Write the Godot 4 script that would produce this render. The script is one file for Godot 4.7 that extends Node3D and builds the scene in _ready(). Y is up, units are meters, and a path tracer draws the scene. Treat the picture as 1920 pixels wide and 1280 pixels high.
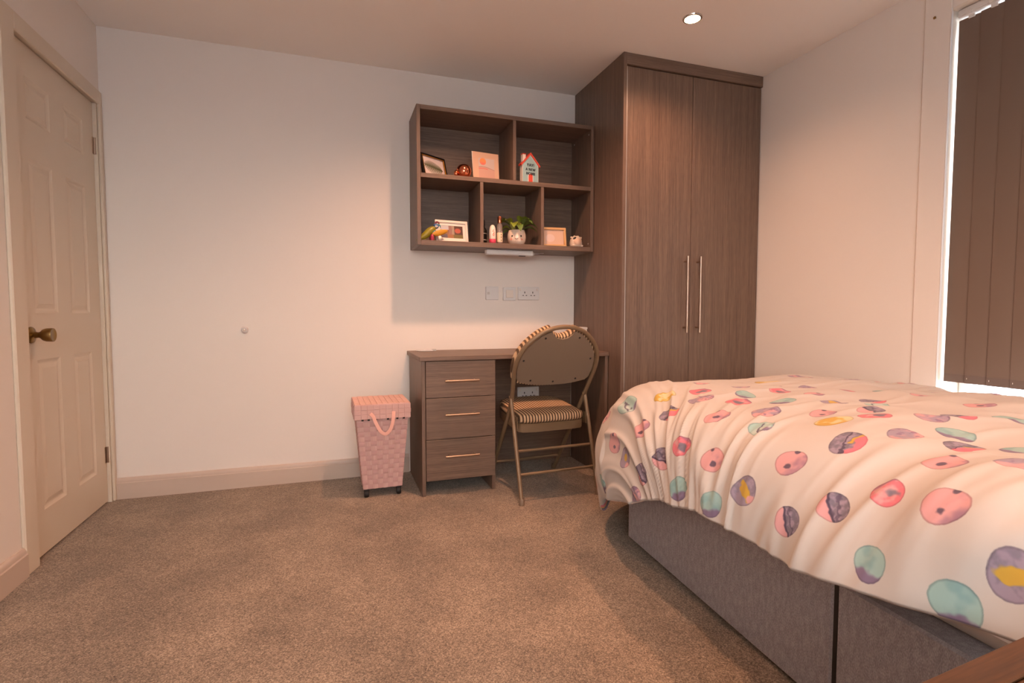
extends Node3D

# ---------------------------------------------------------------- mesh building
class MB:
	var v := PackedVector3Array()
	var n := PackedVector3Array()
	var t := PackedVector2Array()
	var xf := Transform3D()

	func tri(a: Vector3, b: Vector3, c: Vector3, na: Vector3, nb: Vector3, nc: Vector3, ua := Vector2.ZERO, ub := Vector2.ZERO, uc := Vector2.ZERO) -> void:
		var flip := ((b - a).cross(c - a).dot(na + nb + nc) > 0.0) == (xf.basis.determinant() > 0.0)
		v.append(xf * a)
		n.append((xf.basis * na).normalized())
		t.append(ua)
		if flip:
			v.append(xf * c)
			n.append((xf.basis * nc).normalized())
			t.append(uc)
		v.append(xf * b)
		n.append((xf.basis * nb).normalized())
		t.append(ub)
		if not flip:
			v.append(xf * c)
			n.append((xf.basis * nc).normalized())
			t.append(uc)

	func quad(a: Vector3, b: Vector3, c: Vector3, d: Vector3, nn: Vector3, u0 := Vector2(0, 1), u1 := Vector2(1, 1), u2 := Vector2(1, 0), u3 := Vector2(0, 0)) -> void:
		tri(a, b, c, nn, nn, nn, u0, u1, u2)
		tri(a, c, d, nn, nn, nn, u0, u2, u3)

	# a quad whose normal is worked out and turned away from a point inside
	func away(a: Vector3, b: Vector3, c: Vector3, d: Vector3, inside: Vector3) -> void:
		var nn := (b - a).cross(d - a).normalized()
		if nn.length() < 0.5:
			nn = (c - b).cross(d - b).normalized()
		if nn.dot((a + c) * 0.5 - inside) < 0.0:
			nn = -nn
		quad(a, b, c, d, nn)

	func box(c: Vector3, s: Vector3, bev := 0.0012) -> MB:
		var h := s * 0.5
		bev = minf(bev, minf(h.x, minf(h.y, h.z)) * 0.6)
		var g := h - Vector3.ONE * bev
		for ax in 3:
			var p := (ax + 1) % 3
			var q := (ax + 2) % 3
			for sg in [-1.0, 1.0]:
				var nn := Vector3.ZERO
				nn[ax] = sg
				var pts := []
				for k in [[-1, -1], [1, -1], [1, 1], [-1, 1]]:
					var w := Vector3.ZERO
					w[ax] = sg * h[ax]
					w[p] = k[0] * g[p]
					w[q] = k[1] * g[q]
					pts.append(c + w)
				quad(pts[0], pts[1], pts[2], pts[3], nn)
			if bev <= 0.0:
				continue
			for sp in [-1.0, 1.0]:
				for sq in [-1.0, 1.0]:
					var nn := Vector3.ZERO
					nn[p] = sp
					nn[q] = sq
					nn = nn.normalized()
					var a := Vector3.ZERO
					a[p] = sp * h[p]
					a[q] = sq * g[q]
					a[ax] = -g[ax]
					var b := Vector3.ZERO
					b[p] = sp * g[p]
					b[q] = sq * h[q]
					b[ax] = -g[ax]
					var a2 := a
					a2[ax] = g[ax]
					var b2 := b
					b2[ax] = g[ax]
					quad(c + a, c + b, c + b2, c + a2, nn)
		if bev > 0.0:
			for sx in [-1.0, 1.0]:
				for sy in [-1.0, 1.0]:
					for sz in [-1.0, 1.0]:
						var sgn := Vector3(sx, sy, sz)
						var nn := sgn.normalized()
						tri(c + sgn * Vector3(h.x, g.y, g.z), c + sgn * Vector3(g.x, h.y, g.z), c + sgn * Vector3(g.x, g.y, h.z), nn, nn, nn)
		return self

	func span(x0: float, x1: float, y0: float, y1: float, z0: float, z1: float, bev := 0.0012) -> MB:
		return box(Vector3(x0 + x1, y0 + y1, z0 + z1) * 0.5, Vector3(absf(x1 - x0), absf(y1 - y0), absf(z1 - z0)), bev)

	# profile (radius, height) from bottom to top, turned round the y axis
	func lathe(prof: Array, seg := 24) -> MB:
		var m := prof.size() - 1
		var sn := []
		for i in m:
			var d: Vector2 = prof[i + 1] - prof[i]
			sn.append(Vector2(d.y, -d.x).normalized() if d.length() > 1e-7 else Vector2.RIGHT)
		for i in m:
			var n0: Vector2 = sn[i]
			var n1: Vector2 = sn[i]
			if i > 0 and sn[i - 1].dot(sn[i]) > 0.6:
				n0 = (sn[i - 1] + sn[i]).normalized()
			if i < m - 1 and sn[i + 1].dot(sn[i]) > 0.6:
				n1 = (sn[i + 1] + sn[i]).normalized()
			var p0: Vector2 = prof[i]
			var p1: Vector2 = prof[i + 1]
			for k in seg:
				var c0 := Vector2.from_angle(TAU * k / seg)
				var c1 := Vector2.from_angle(TAU * (k + 1) / seg)
				var a := Vector3(c0.x * p0.x, p0.y, c0.y * p0.x)
				var b := Vector3(c1.x * p0.x, p0.y, c1.y * p0.x)
				var c := Vector3(c1.x * p1.x, p1.y, c1.y * p1.x)
				var d := Vector3(c0.x * p1.x, p1.y, c0.y * p1.x)
				var na := Vector3(c0.x * n0.x, n0.y, c0.y * n0.x)
				var nb := Vector3(c1.x * n0.x, n0.y, c1.y * n0.x)
				var nc := Vector3(c1.x * n1.x, n1.y, c1.y * n1.x)
				var nd := Vector3(c0.x * n1.x, n1.y, c0.y * n1.x)
				var u0 := float(k) / seg
				var u1 := float(k + 1) / seg
				var w0 := 1.0 - float(i) / m
				var w1 := 1.0 - float(i + 1) / m
				if p0.x > 1e-6:
					tri(a, b, c, na, nb, nc, Vector2(u0, w0), Vector2(u1, w0), Vector2(u1, w1))
				if p1.x > 1e-6:
					tri(a, c, d, na, nc, nd, Vector2(u0, w0), Vector2(u1, w1), Vector2(u0, w1))
		return self

	func tube(path: Array, r: float, seg := 10, r_end := -1.0) -> MB:
		var m := path.size()
		var e := r if r_end < 0.0 else r_end
		var tang := []
		for i in m:
			var a: Vector3 = path[maxi(i - 1, 0)]
			var b: Vector3 = path[mini(i + 1, m - 1)]
			tang.append((b - a).normalized())
		var up: Vector3 = Vector3.UP if absf(tang[0].y) < 0.9 else Vector3.RIGHT
		var rings := []
		var norms := []
		for i in m:
			var tg: Vector3 = tang[i]
			up = (up - tg * up.dot(tg)).normalized()
			var side := tg.cross(up)
			var ring := []
			var nr := []
			var rr := lerpf(r, e, float(i) / (m - 1))
			for k in seg:
				var d: Vector3 = up * cos(TAU * k / seg) + side * sin(TAU * k / seg)
				nr.append(d)
				ring.append(path[i] + d * rr)
			rings.append(ring)
			norms.append(nr)
		for i in m - 1:
			for k in seg:
				var j := (k + 1) % seg
				tri(rings[i][k], rings[i][j], rings[i + 1][j], norms[i][k], norms[i][j], norms[i + 1][j])
				tri(rings[i][k], rings[i + 1][j], rings[i + 1][k], norms[i][k], norms[i + 1][j], norms[i + 1][k])
		for k in range(1, seg - 1):
			var t0: Vector3 = -tang[0]
			var t1: Vector3 = tang[m - 1]
			tri(rings[0][0], rings[0][k], rings[0][k + 1], t0, t0, t0)
			tri(rings[m - 1][0], rings[m - 1][k], rings[m - 1][k + 1], t1, t1, t1)
		return self

	# rings of equally many points joined smoothly; ends closed with fans
	func loft(rings: Array, closed := true, cap0 := true, cap1 := true) -> MB:
		var m := rings.size()
		var k: int = rings[0].size()
		var mid := Vector3.ZERO
		for r in rings:
			for p in r:
				mid += p
		mid /= m * k
		var nrm := []
		for i in m:
			var row := []
			for j in k:
				var jn := (j + 1) % k if closed else mini(j + 1, k - 1)
				var jp := (j - 1 + k) % k if closed else maxi(j - 1, 0)
				var du: Vector3 = rings[i][jn] - rings[i][jp]
				var dv: Vector3 = rings[mini(i + 1, m - 1)][j] - rings[maxi(i - 1, 0)][j]
				row.append(du.cross(dv).normalized())
			nrm.append(row)
		# all normals the same way round
		var s := 0.0
		for i in m:
			for j in k:
				s += nrm[i][j].dot((rings[i][j] - mid).normalized())
		var sg := 1.0 if s >= 0.0 else -1.0
		var last := k if closed else k - 1
		for i in m - 1:
			for j in last:
				var j1 := (j + 1) % k
				var u00 := Vector2(float(j) / last, float(i) / (m - 1))
				var u10 := Vector2(float(j + 1) / last, float(i) / (m - 1))
				var u11 := Vector2(float(j + 1) / last, float(i + 1) / (m - 1))
				var u01 := Vector2(float(j) / last, float(i + 1) / (m - 1))
				tri(rings[i][j], rings[i][j1], rings[i + 1][j1], nrm[i][j] * sg, nrm[i][j1] * sg, nrm[i + 1][j1] * sg, u00, u10, u11)
				tri(rings[i][j], rings[i + 1][j1], rings[i + 1][j], nrm[i][j] * sg, nrm[i + 1][j1] * sg, nrm[i + 1][j] * sg, u00, u11, u01)
		for e in [0, m - 1]:
			if (e == 0 and not cap0) or (e > 0 and not cap1):
				continue
			var c := Vector3.ZERO
			for p in rings[e]:
				c += p
			c /= k
			var toward := c - mid
			for j in k:
				var a: Vector3 = rings[e][j]
				var b: Vector3 = rings[e][(j + 1) % k]
				var nn := (a - c).cross(b - c).normalized()
				if nn.dot(toward) < 0.0:
					nn = -nn
				tri(c, a, b, nn, nn, nn)
		return self

	# polygon in the xy plane pushed from z0 to z1
	func prism(poly: PackedVector2Array, z0: float, z1: float, smooth := 0.8) -> MB:
		if Geometry2D.is_polygon_clockwise(poly):
			poly = poly.duplicate()
			poly.reverse()
		var k := poly.size()
		var idx := Geometry2D.triangulate_polygon(poly)
		for e in [[z0, -1.0], [z1, 1.0]]:
			var z: float = e[0]
			var nn := Vector3(0, 0, e[1] * signf(z1 - z0))
			for i in idx.size() / 3:
				var a := poly[idx[i * 3]]
				var b := poly[idx[i * 3 + 1]]
				var c := poly[idx[i * 3 + 2]]
				tri(Vector3(a.x, a.y, z), Vector3(b.x, b.y, z), Vector3(c.x, c.y, z), nn, nn, nn, a, b, c)
		var en := []
		for i in k:
			var d := (poly[(i + 1) % k] - poly[i]).normalized()
			en.append(Vector3(d.y, -d.x, 0))
		for i in k:
			var j := (i + 1) % k
			var n0: Vector3 = en[i]
			var n1: Vector3 = en[i]
			if en[(i - 1 + k) % k].dot(en[i]) > smooth:
				n0 = (en[(i - 1 + k) % k] + en[i]).normalized()
			if en[j].dot(en[i]) > smooth:
				n1 = (en[j] + en[i]).normalized()
			var a := Vector3(poly[i].x, poly[i].y, z0)
			var b := Vector3(poly[j].x, poly[j].y, z0)
			var c := Vector3(poly[j].x, poly[j].y, z1)
			var d := Vector3(poly[i].x, poly[i].y, z1)
			tri(a, b, c, n0, n1, n1)
			tri(a, c, d, n0, n1, n0)
		return self

	func ell(c: Vector3, r: Vector3, b := Basis(), seg := 18, rows := 12) -> MB:
		for i in rows:
			for k in seg:
				var q := []
				var w := []
				for e in [[i, k], [i, k + 1], [i + 1, k + 1], [i + 1, k]]:
					var th: float = PI * e[0] / rows - PI / 2
					var ph: float = TAU * e[1] / seg
					var d := Vector3(cos(th) * cos(ph), sin(th), cos(th) * sin(ph))
					q.append(c + b * (d * r))
					w.append((b * (d / r)).normalized())
				if i > 0:
					tri(q[0], q[1], q[2], w[0], w[1], w[2])
				else:
					tri(q[0], q[3], q[2], w[0], w[3], w[2])
				if i > 0 and i < rows - 1:
					tri(q[0], q[2], q[3], w[0], w[2], w[3])
		return self

	func mesh() -> ArrayMesh:
		var arr := []
		arr.resize(Mesh.ARRAY_MAX)
		arr[Mesh.ARRAY_VERTEX] = v
		arr[Mesh.ARRAY_NORMAL] = n
		arr[Mesh.ARRAY_TEX_UV] = t
		var m := ArrayMesh.new()
		m.add_surface_from_arrays(Mesh.PRIMITIVE_TRIANGLES, arr)
		return m


var rng := RandomNumberGenerator.new()
var M := {}


func mb(at := Vector3.ZERO, turn := Vector3.ZERO) -> MB:
	var b := MB.new()
	b.xf = Transform3D(Basis.from_euler(turn), at)
	return b


func named(called: String, parent: Node) -> String:
	if not parent.has_node(called):
		return called
	var i := 1
	while parent.has_node("%s_%03d" % [called, i]):
		i += 1
	return "%s_%03d" % [called, i]


func obj(called: String, b: MB, m: Material, parent: Node = null) -> MeshInstance3D:
	var p: Node = parent if parent else self
	var o := MeshInstance3D.new()
	o.mesh = b.mesh()
	o.material_override = m
	o.name = named(called, p)
	p.add_child(o, true)
	return o


func tag(o: Node, label: String, category: String, group := "") -> Node:
	o.set_meta("label", label)
	o.set_meta("category", category)
	if group:
		o.set_meta("group", group)
	return o


func thing(called: String, label: String, category: String, at: Vector3, turn := 0.0, group := "") -> Node3D:
	var o := Node3D.new()
	o.name = named(called, self)
	add_child(o, true)
	o.position = at
	o.rotation.y = turn
	tag(o, label, category, group)
	return o


func structure(called: String, b: MB, m: Material, label: String, category: String) -> MeshInstance3D:
	var o := obj(called, b, m)
	tag(o, label, category)
	o.set_meta("kind", "structure")
	return o


func mat(c: Color, rough := 0.6, metal := 0.0) -> StandardMaterial3D:
	var m := StandardMaterial3D.new()
	m.albedo_color = c
	m.roughness = rough
	m.metallic = metal
	return m


func tex(img: Image) -> ImageTexture:
	return ImageTexture.create_from_image(img)


func noise(freq: float, seed_: int, octaves := 3) -> FastNoiseLite:
	var f := FastNoiseLite.new()
	f.seed = seed_
	f.noise_type = FastNoiseLite.TYPE_SIMPLEX_SMOOTH
	f.frequency = freq
	f.fractal_octaves = octaves
	return f


func seamless(w: int, h: int, freq: float, seed_: int, octaves := 3) -> Image:
	var im := noise(freq, seed_, octaves).get_seamless_image(w, h)
	im.convert(Image.FORMAT_L8)
	return im


# streaks along the image's v axis: small pictures stretched tall
func streaks(w: int, h: int, lo: Color, hi: Color) -> Image:
	var a := seamless(w, 32, 0.13, 5, 3)
	a.resize(w, h, Image.INTERPOLATE_CUBIC)
	var b := seamless(w, 16, 0.02, 9, 3)
	b.resize(w, h, Image.INTERPOLATE_CUBIC)
	var c := seamless(w, 128, 0.22, 21, 2)
	c.resize(w, h, Image.INTERPOLATE_CUBIC)
	var da := a.get_data()
	var db := b.get_data()
	var dc := c.get_data()
	var out := PackedByteArray()
	out.resize(w * h * 3)
	for i in w * h:
		var f := (da[i] * 0.5 + db[i] * 0.22 + dc[i] * 0.28) / 255.0
		f = clampf((f - 0.5) * 1.5 + 0.5, 0.0, 1.0)
		out[i * 3] = int(lerpf(lo.r8, hi.r8, f))
		out[i * 3 + 1] = int(lerpf(lo.g8, hi.g8, f))
		out[i * 3 + 2] = int(lerpf(lo.b8, hi.b8, f))
	return Image.create_from_data(w, h, false, Image.FORMAT_RGB8, out)


func grey_mix(w: int, lo: Color, hi: Color, parts: Array) -> Image:
	var datas := []
	for p in parts:
		datas.append(seamless(w, w, p[0], p[2], 2).get_data())
	var out := PackedByteArray()
	out.resize(w * w * 3)
	for i in w * w:
		var f := 0.0
		for k in parts.size():
			f += datas[k][i] / 255.0 * parts[k][1]
		f = clampf((f - 0.5) * 1.9 + 0.5, 0.0, 1.0)
		out[i * 3] = int(lerpf(lo.r8, hi.r8, f))
		out[i * 3 + 1] = int(lerpf(lo.g8, hi.g8, f))
		out[i * 3 + 2] = int(lerpf(lo.b8, hi.b8, f))
	return Image.create_from_data(w, w, false, Image.FORMAT_RGB8, out)


# twisted tufts: random grains of two sizes
func speckle(w: int, lo: Color, hi: Color) -> Image:
	var datas := []
	for k in [w * 3 / 8, w / 5, w / 16]:
		var px := PackedByteArray()
		px.resize(k * k)
		for i in k * k:
			px[i] = rng.randi() % 256
		var im := Image.create_from_data(k, k, false, Image.FORMAT_L8, px)
		im.resize(w, w, Image.INTERPOLATE_CUBIC)
		datas.append(im.get_data())
	var a: PackedByteArray = datas[0]
	var b: PackedByteArray = datas[1]
	var c: PackedByteArray = datas[2]
	var out := PackedByteArray()
	out.resize(w * w * 3)
	for i in w * w:
		var f := (a[i] * 0.55 + b[i] * 0.35 + c[i] * 0.1) / 255.0
		f = clampf((f - 0.5) * 0.95 + 0.5, 0.0, 1.0)
		out[i * 3] = int(lerpf(lo.r8, hi.r8, f))
		out[i * 3 + 1] = int(lerpf(lo.g8, hi.g8, f))
		out[i * 3 + 2] = int(lerpf(lo.b8, hi.b8, f))
	return Image.create_from_data(w, w, false, Image.FORMAT_RGB8, out)


func arc2(c: Vector2, r: float, a0: float, a1: float, k: int) -> PackedVector2Array:
	var out := PackedVector2Array()
	for i in k + 1:
		out.append(c + Vector2.from_angle(lerpf(a0, a1, float(i) / k)) * r)
	return out


func rounded_rect(w: float, h: float, r: float, k := 5) -> PackedVector2Array:
	var out := PackedVector2Array()
	var x := w / 2 - r
	var y := h / 2 - r
	out.append_array(arc2(Vector2(x, y), r, 0, PI / 2, k))
	out.append_array(arc2(Vector2(-x, y), r, PI / 2, PI, k))
	out.append_array(arc2(Vector2(-x, -y), r, PI, 1.5 * PI, k))
	out.append_array(arc2(Vector2(x, -y), r, 1.5 * PI, TAU, k))
	return out


func smooth_path(pts: Array, each := 6) -> Array:
	var out := []
	var m := pts.size()
	for i in m - 1:
		for k in each:
			var f := float(k) / each
			out.append((pts[i] as Vector3).cubic_interpolate(pts[i + 1], pts[maxi(i - 1, 0)], pts[mini(i + 2, m - 1)], f))
	out.append(pts[m - 1])
	return out


# a padded cushion over an outline: rings drawn in towards the middle as they rise
func cushion(b: MB, poly: PackedVector2Array, thick: float, roundness: float, uv_scale := 1.0) -> MB:
	var c := Vector2.ZERO
	for p in poly:
		c += p
	c /= poly.size()
	var rings := []
	for s in [[1.0, 0.0], [0.0, 0.2], [-0.1, 0.45], [0.15, 0.72], [0.55, 0.9], [1.2, 1.0], [3.0, 1.06], [6.0, 1.1]]:
		var ring := []
		for p in poly:
			var d: Vector2 = c - p
			var q: Vector2 = p + d.normalized() * minf(roundness * s[0], d.length() * 0.85)
			ring.append(Vector3(q.x, q.y, thick * s[1]))
		rings.append(ring)
	var before := b.v.size()
	b.loft(rings)
	var inv := b.xf.affine_inverse()
	for i in range(before, b.v.size()):
		var q := inv * b.v[i]
		b.t[i] = Vector2(q.x, q.y + q.z) * uv_scale
	return b


func _ready() -> void:
	rng.seed = 7
	# ------------------------------------------------------------ camera, sky, lamps, exposure
	var cam := Camera3D.new()
	cam.name = "camera"
	cam.position = Vector3(0, 0.95, 0)
	cam.rotation = Vector3(deg_to_rad(-3.08), deg_to_rad(-18.7), 0)
	cam.fov = rad_to_deg(2.0 * atan(640.0 / 987.0))
	cam.near = 0.05
	cam.far = 100.0
	add_child(cam)
	cam.current = true

	var env := Environment.new()
	env.background_mode = Environment.BG_SKY
	var sky := Sky.new()
	var sm := ProceduralSkyMaterial.new()
	sm.sky_top_color = Color(0.85, 0.84, 0.835)
	sm.sky_horizon_color = Color(0.91, 0.885, 0.86)
	sm.ground_horizon_color = Color(0.62, 0.66, 0.72)
	sm.ground_bottom_color = Color(0.5, 0.53, 0.56)
	sky.sky_material = sm
	env.sky = sky
	env.background_energy_multiplier = 25.0
	env.tonemap_mode = Environment.TONE_MAPPER_LINEAR
	env.tonemap_exposure = 1.0
	env.sdfgi_enabled = true
	env.ssao_enabled = true
	env.ssil_enabled = true
	var we := WorldEnvironment.new()
	we.name = "environment"
	we.environment = env
	add_child(we)

	make_materials()
	build_lamps(Color(1.0, 0.735, 0.575))
	build_room()
	build_door()
	build_window()
	build_blind()
	build_wardrobe()
	build_shelf()
	build_desk()
	build_bed()
	build_duvet()
	build_chair()
	build_basket()
	build_bedside()
	build_wall_fittings()
	build_upper_shelf_things()
	build_lower_shelf_things()
	build_desk_things()


func make_materials() -> void:
	M.wall = mat(Color(0.9, 0.87, 0.84), 0.75)
	var wn := tex(seamless(512, 512, 0.05, 3, 3))
	M.wall.heightmap_enabled = true
	M.wall.heightmap_texture = wn
	M.wall.heightmap_scale = 0.012
	M.wall.uv1_triplanar = true
	M.wall.uv1_scale = Vector3.ONE * 1.6
	M.ceiling = mat(Color(0.95, 0.93, 0.91), 0.85)
	M.white_gloss = mat(Color(0.87, 0.83, 0.78), 0.35)
	M.skirting = mat(Color(0.78, 0.71, 0.655), 0.4)
	M.door_paint = mat(Color(0.83, 0.78, 0.71), 0.42)
	M.upvc = mat(Color(0.9, 0.9, 0.9), 0.3)
	M.white_plastic = mat(Color(0.86, 0.85, 0.84), 0.35)
	M.dark = mat(Color(0.03, 0.03, 0.03), 0.6)
	M.rubber = mat(Color(0.045, 0.045, 0.05), 0.55)
	M.steel = mat(Color(0.70, 0.62, 0.55), 0.32, 1.0)
	M.brass = mat(Color(0.55, 0.45, 0.28), 0.28, 1.0)
	M.chrome = mat(Color(0.85, 0.84, 0.82), 0.15, 1.0)
	M.alu = mat(Color(0.78, 0.76, 0.74), 0.4, 0.6)
	M.copper = mat(Color(0.86, 0.5, 0.36), 0.09, 1.0)

	# laminate: dark taupe wood with fine streaks, upright and lying
	var up := streaks(1024, 512, Color(0.354, 0.282, 0.238), Color(0.531, 0.434, 0.371))
	var lying := up.duplicate() as Image
	lying.rotate_90(CLOCKWISE)
	var hm := up.duplicate() as Image
	hm.convert(Image.FORMAT_L8)
	M.wood_v = mat(Color.WHITE, 0.45)
	M.wood_v.albedo_texture = tex(up)
	M.wood_v.uv1_triplanar = true
	M.wood_v.uv1_scale = Vector3(1.0, 0.5, 1.0)
	M.wood_v.uv1_offset = Vector3(0.37, 0.1, 0.21)
	M.wood_v.uv1_triplanar_sharpness = 8.0
	M.wood_h = mat(Color.WHITE, 0.45)
	M.wood_h.albedo_texture = tex(lying)
	M.wood_h.uv1_triplanar = true
	M.wood_h.uv1_scale = Vector3(0.5, 1.0, 1.0)
	M.wood_h.uv1_offset = Vector3(0.37, 0.1, 0.21)
	M.wood_h.uv1_triplanar_sharpness = 8.0
	var warm := streaks(512, 256, Color(0.245, 0.16, 0.10), Color(0.38, 0.255, 0.165))
	warm.rotate_90(CLOCKWISE)
	M.walnut = mat(Color.WHITE, 0.4)
	M.walnut.albedo_texture = tex(warm)
	M.walnut.uv1_triplanar = true
	M.walnut.uv1_scale = Vector3(0.7, 2.2, 2.2)
	M.walnut.uv1_triplanar_sharpness = 8.0

	# carpet: short twisted pile
	var carpet := speckle(1024, Color(0.315, 0.268, 0.222), Color(0.82, 0.735, 0.64))
	M.carpet = mat(Color.WHITE, 0.95)
	M.carpet.albedo_texture = tex(carpet)
	M.carpet.uv1_scale = Vector3(1.25, 1.25, 1)
	var ch := carpet.duplicate() as Image
	ch.convert(Image.FORMAT_L8)
	M.carpet.heightmap_enabled = true
	M.carpet.heightmap_texture = tex(ch)
	M.carpet.heightmap_scale = 0.2
	M.carpet.rim_enabled = true
	M.carpet.rim = 0.25
	var patches := grey_mix(256, Color(0.85, 0.85, 0.85), Color(1, 1, 1), [[0.02, 0.6, 41], [0.06, 0.4, 42]])
	M.carpet.detail_enabled = true
	M.carpet.detail_albedo = tex(patches)
	M.carpet.detail_blend_mode = BaseMaterial3D.BLEND_MODE_MUL
	M.carpet.detail_uv_layer = BaseMaterial3D.DETAIL_UV_2
	M.carpet.uv2_triplanar = true
	M.carpet.uv2_scale = Vector3.ONE * 0.36

	# divan cloth
	var weave := grey_mix(256, Color(0.513, 0.491, 0.497), Color(0.692, 0.666, 0.677), [[0.3, 0.7, 51], [0.05, 0.3, 52]])
	M.divan = mat(Color.WHITE, 0.9)
	M.divan.albedo_texture = tex(weave)
	M.divan.uv1_triplanar = true
	M.divan.uv1_scale = Vector3(5, 2, 5)

	# blind cloth
	M.blind = mat(Color(0.44, 0.37, 0.325), 0.85)
	M.blind.backlight_enabled = true
	M.blind.backlight = Color(0.05, 0.045, 0.04)
	M.blind_hem = mat(Color(0.4, 0.34, 0.31), 0.85)

	# striped seat cloth: cream and brown cords
	var st := Image.create(32, 8, false, Image.FORMAT_RGB8)
	for x in 32:
		var f := 0.5 + 0.5 * cos(TAU * x / 32.0)
		var c := Color(0.33, 0.25, 0.18).lerp(Color(0.80, 0.68, 0.54), smoothstep(0.2, 0.75, f))
		for y in 8:
			st.set_pixel(x, y, c)
	M.stripes = mat(Color.WHITE, 0.85)
	M.stripes.albedo_texture = tex(st)
	M.stripes.heightmap_enabled = true
	M.stripes.heightmap_texture = M.stripes.albedo_texture
	M.stripes.heightmap_scale = 0.15
	M.chair_metal = mat(Color(0.50, 0.415, 0.32), 0.42, 0.25)
	M.chair_shell = mat(Color(0.475, 0.405, 0.34), 0.5)

	# pink paper straw
	M.pink = mat(Color(0.80, 0.655, 0.63), 0.75)
	M.pink_pale = mat(Color(0.85, 0.69, 0.645), 0.75)
	M.pink_deep = mat(Color(0.77, 0.615, 0.595), 0.75)
	M.pink_strap = mat(Color(0.91, 0.70, 0.64), 0.8)

	M.off_white = mat(Color(0.88, 0.84, 0.8), 0.4)
	M.cream = mat(Color(0.86, 0.78, 0.66), 0.5)
	M.black_gloss = mat(Color(0.05, 0.045, 0.04), 0.3)
	M.gold = mat(Color(0.75, 0.55, 0.25), 0.3, 1.0)


# ------------------------------------------------------------ lamps
func build_lamps(tint: Color) -> void:
	var glow := mat(Color(0.95, 0.9, 0.85), 0.4)
	glow.emission_enabled = true
	glow.emission = Color(1.0, 0.86, 0.7)
	glow.emission_energy_multiplier = 14.0
	var spots := [
		[1.0, Vector3(1.64, 2.35, -2.17), "glowing recessed ceiling downlight in front of the tall wardrobe"],
		[2.6, Vector3(0.70, 2.35, -2.24), "recessed ceiling downlight above the open carpet before the desk"],
		[2.7, Vector3(1.50, 2.35, -0.15), "unseen recessed ceiling downlight placed to light the bed from its head end"],  # out of view, position chosen to light the duvet and right wall
		[1.4, Vector3(0.2, 2.35, -0.65), "unseen recessed ceiling downlight placed to light the carpet beside the bed"],  # out of view, position chosen to light the carpet and duvet side
	]
	for s in spots:
		var d := thing("ceiling_downlight", s[2], "downlight", s[1], 0.0, "recessed ceiling downlights")
		obj("trim_ring", mb().lathe([Vector2(0.036, -0.001), Vector2(0.037, -0.006), Vector2(0.044, -0.005), Vector2(0.046, 0.0)], 28), M.chrome, d)
		obj("bulb", mb().lathe([Vector2(0.0, -0.007), Vector2(0.02, -0.0065), Vector2(0.03, -0.005), Vector2(0.035, -0.001)], 24), glow, d)
		var l := SpotLight3D.new()
		l.name = "lamp_light"
		l.position = Vector3(0, -0.022, 0)
		l.rotation.x = -PI / 2
		l.light_color = tint
		l.light_energy = s[0]
		l.light_size = 0.035
		l.spot_angle = 72.0
		l.spot_angle_attenuation = 1.0
		l.spot_range = 12.0
		l.spot_attenuation = 2.0
		l.shadow_enabled = true
		d.add_child(l)


# ------------------------------------------------------------ the room
const LX := -1.075
const RX := 2.44
const BZ := -3.16
const FZ := 1.7  # unseen front wall, set back so its window lights the bed less
const CY := 2.35


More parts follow.
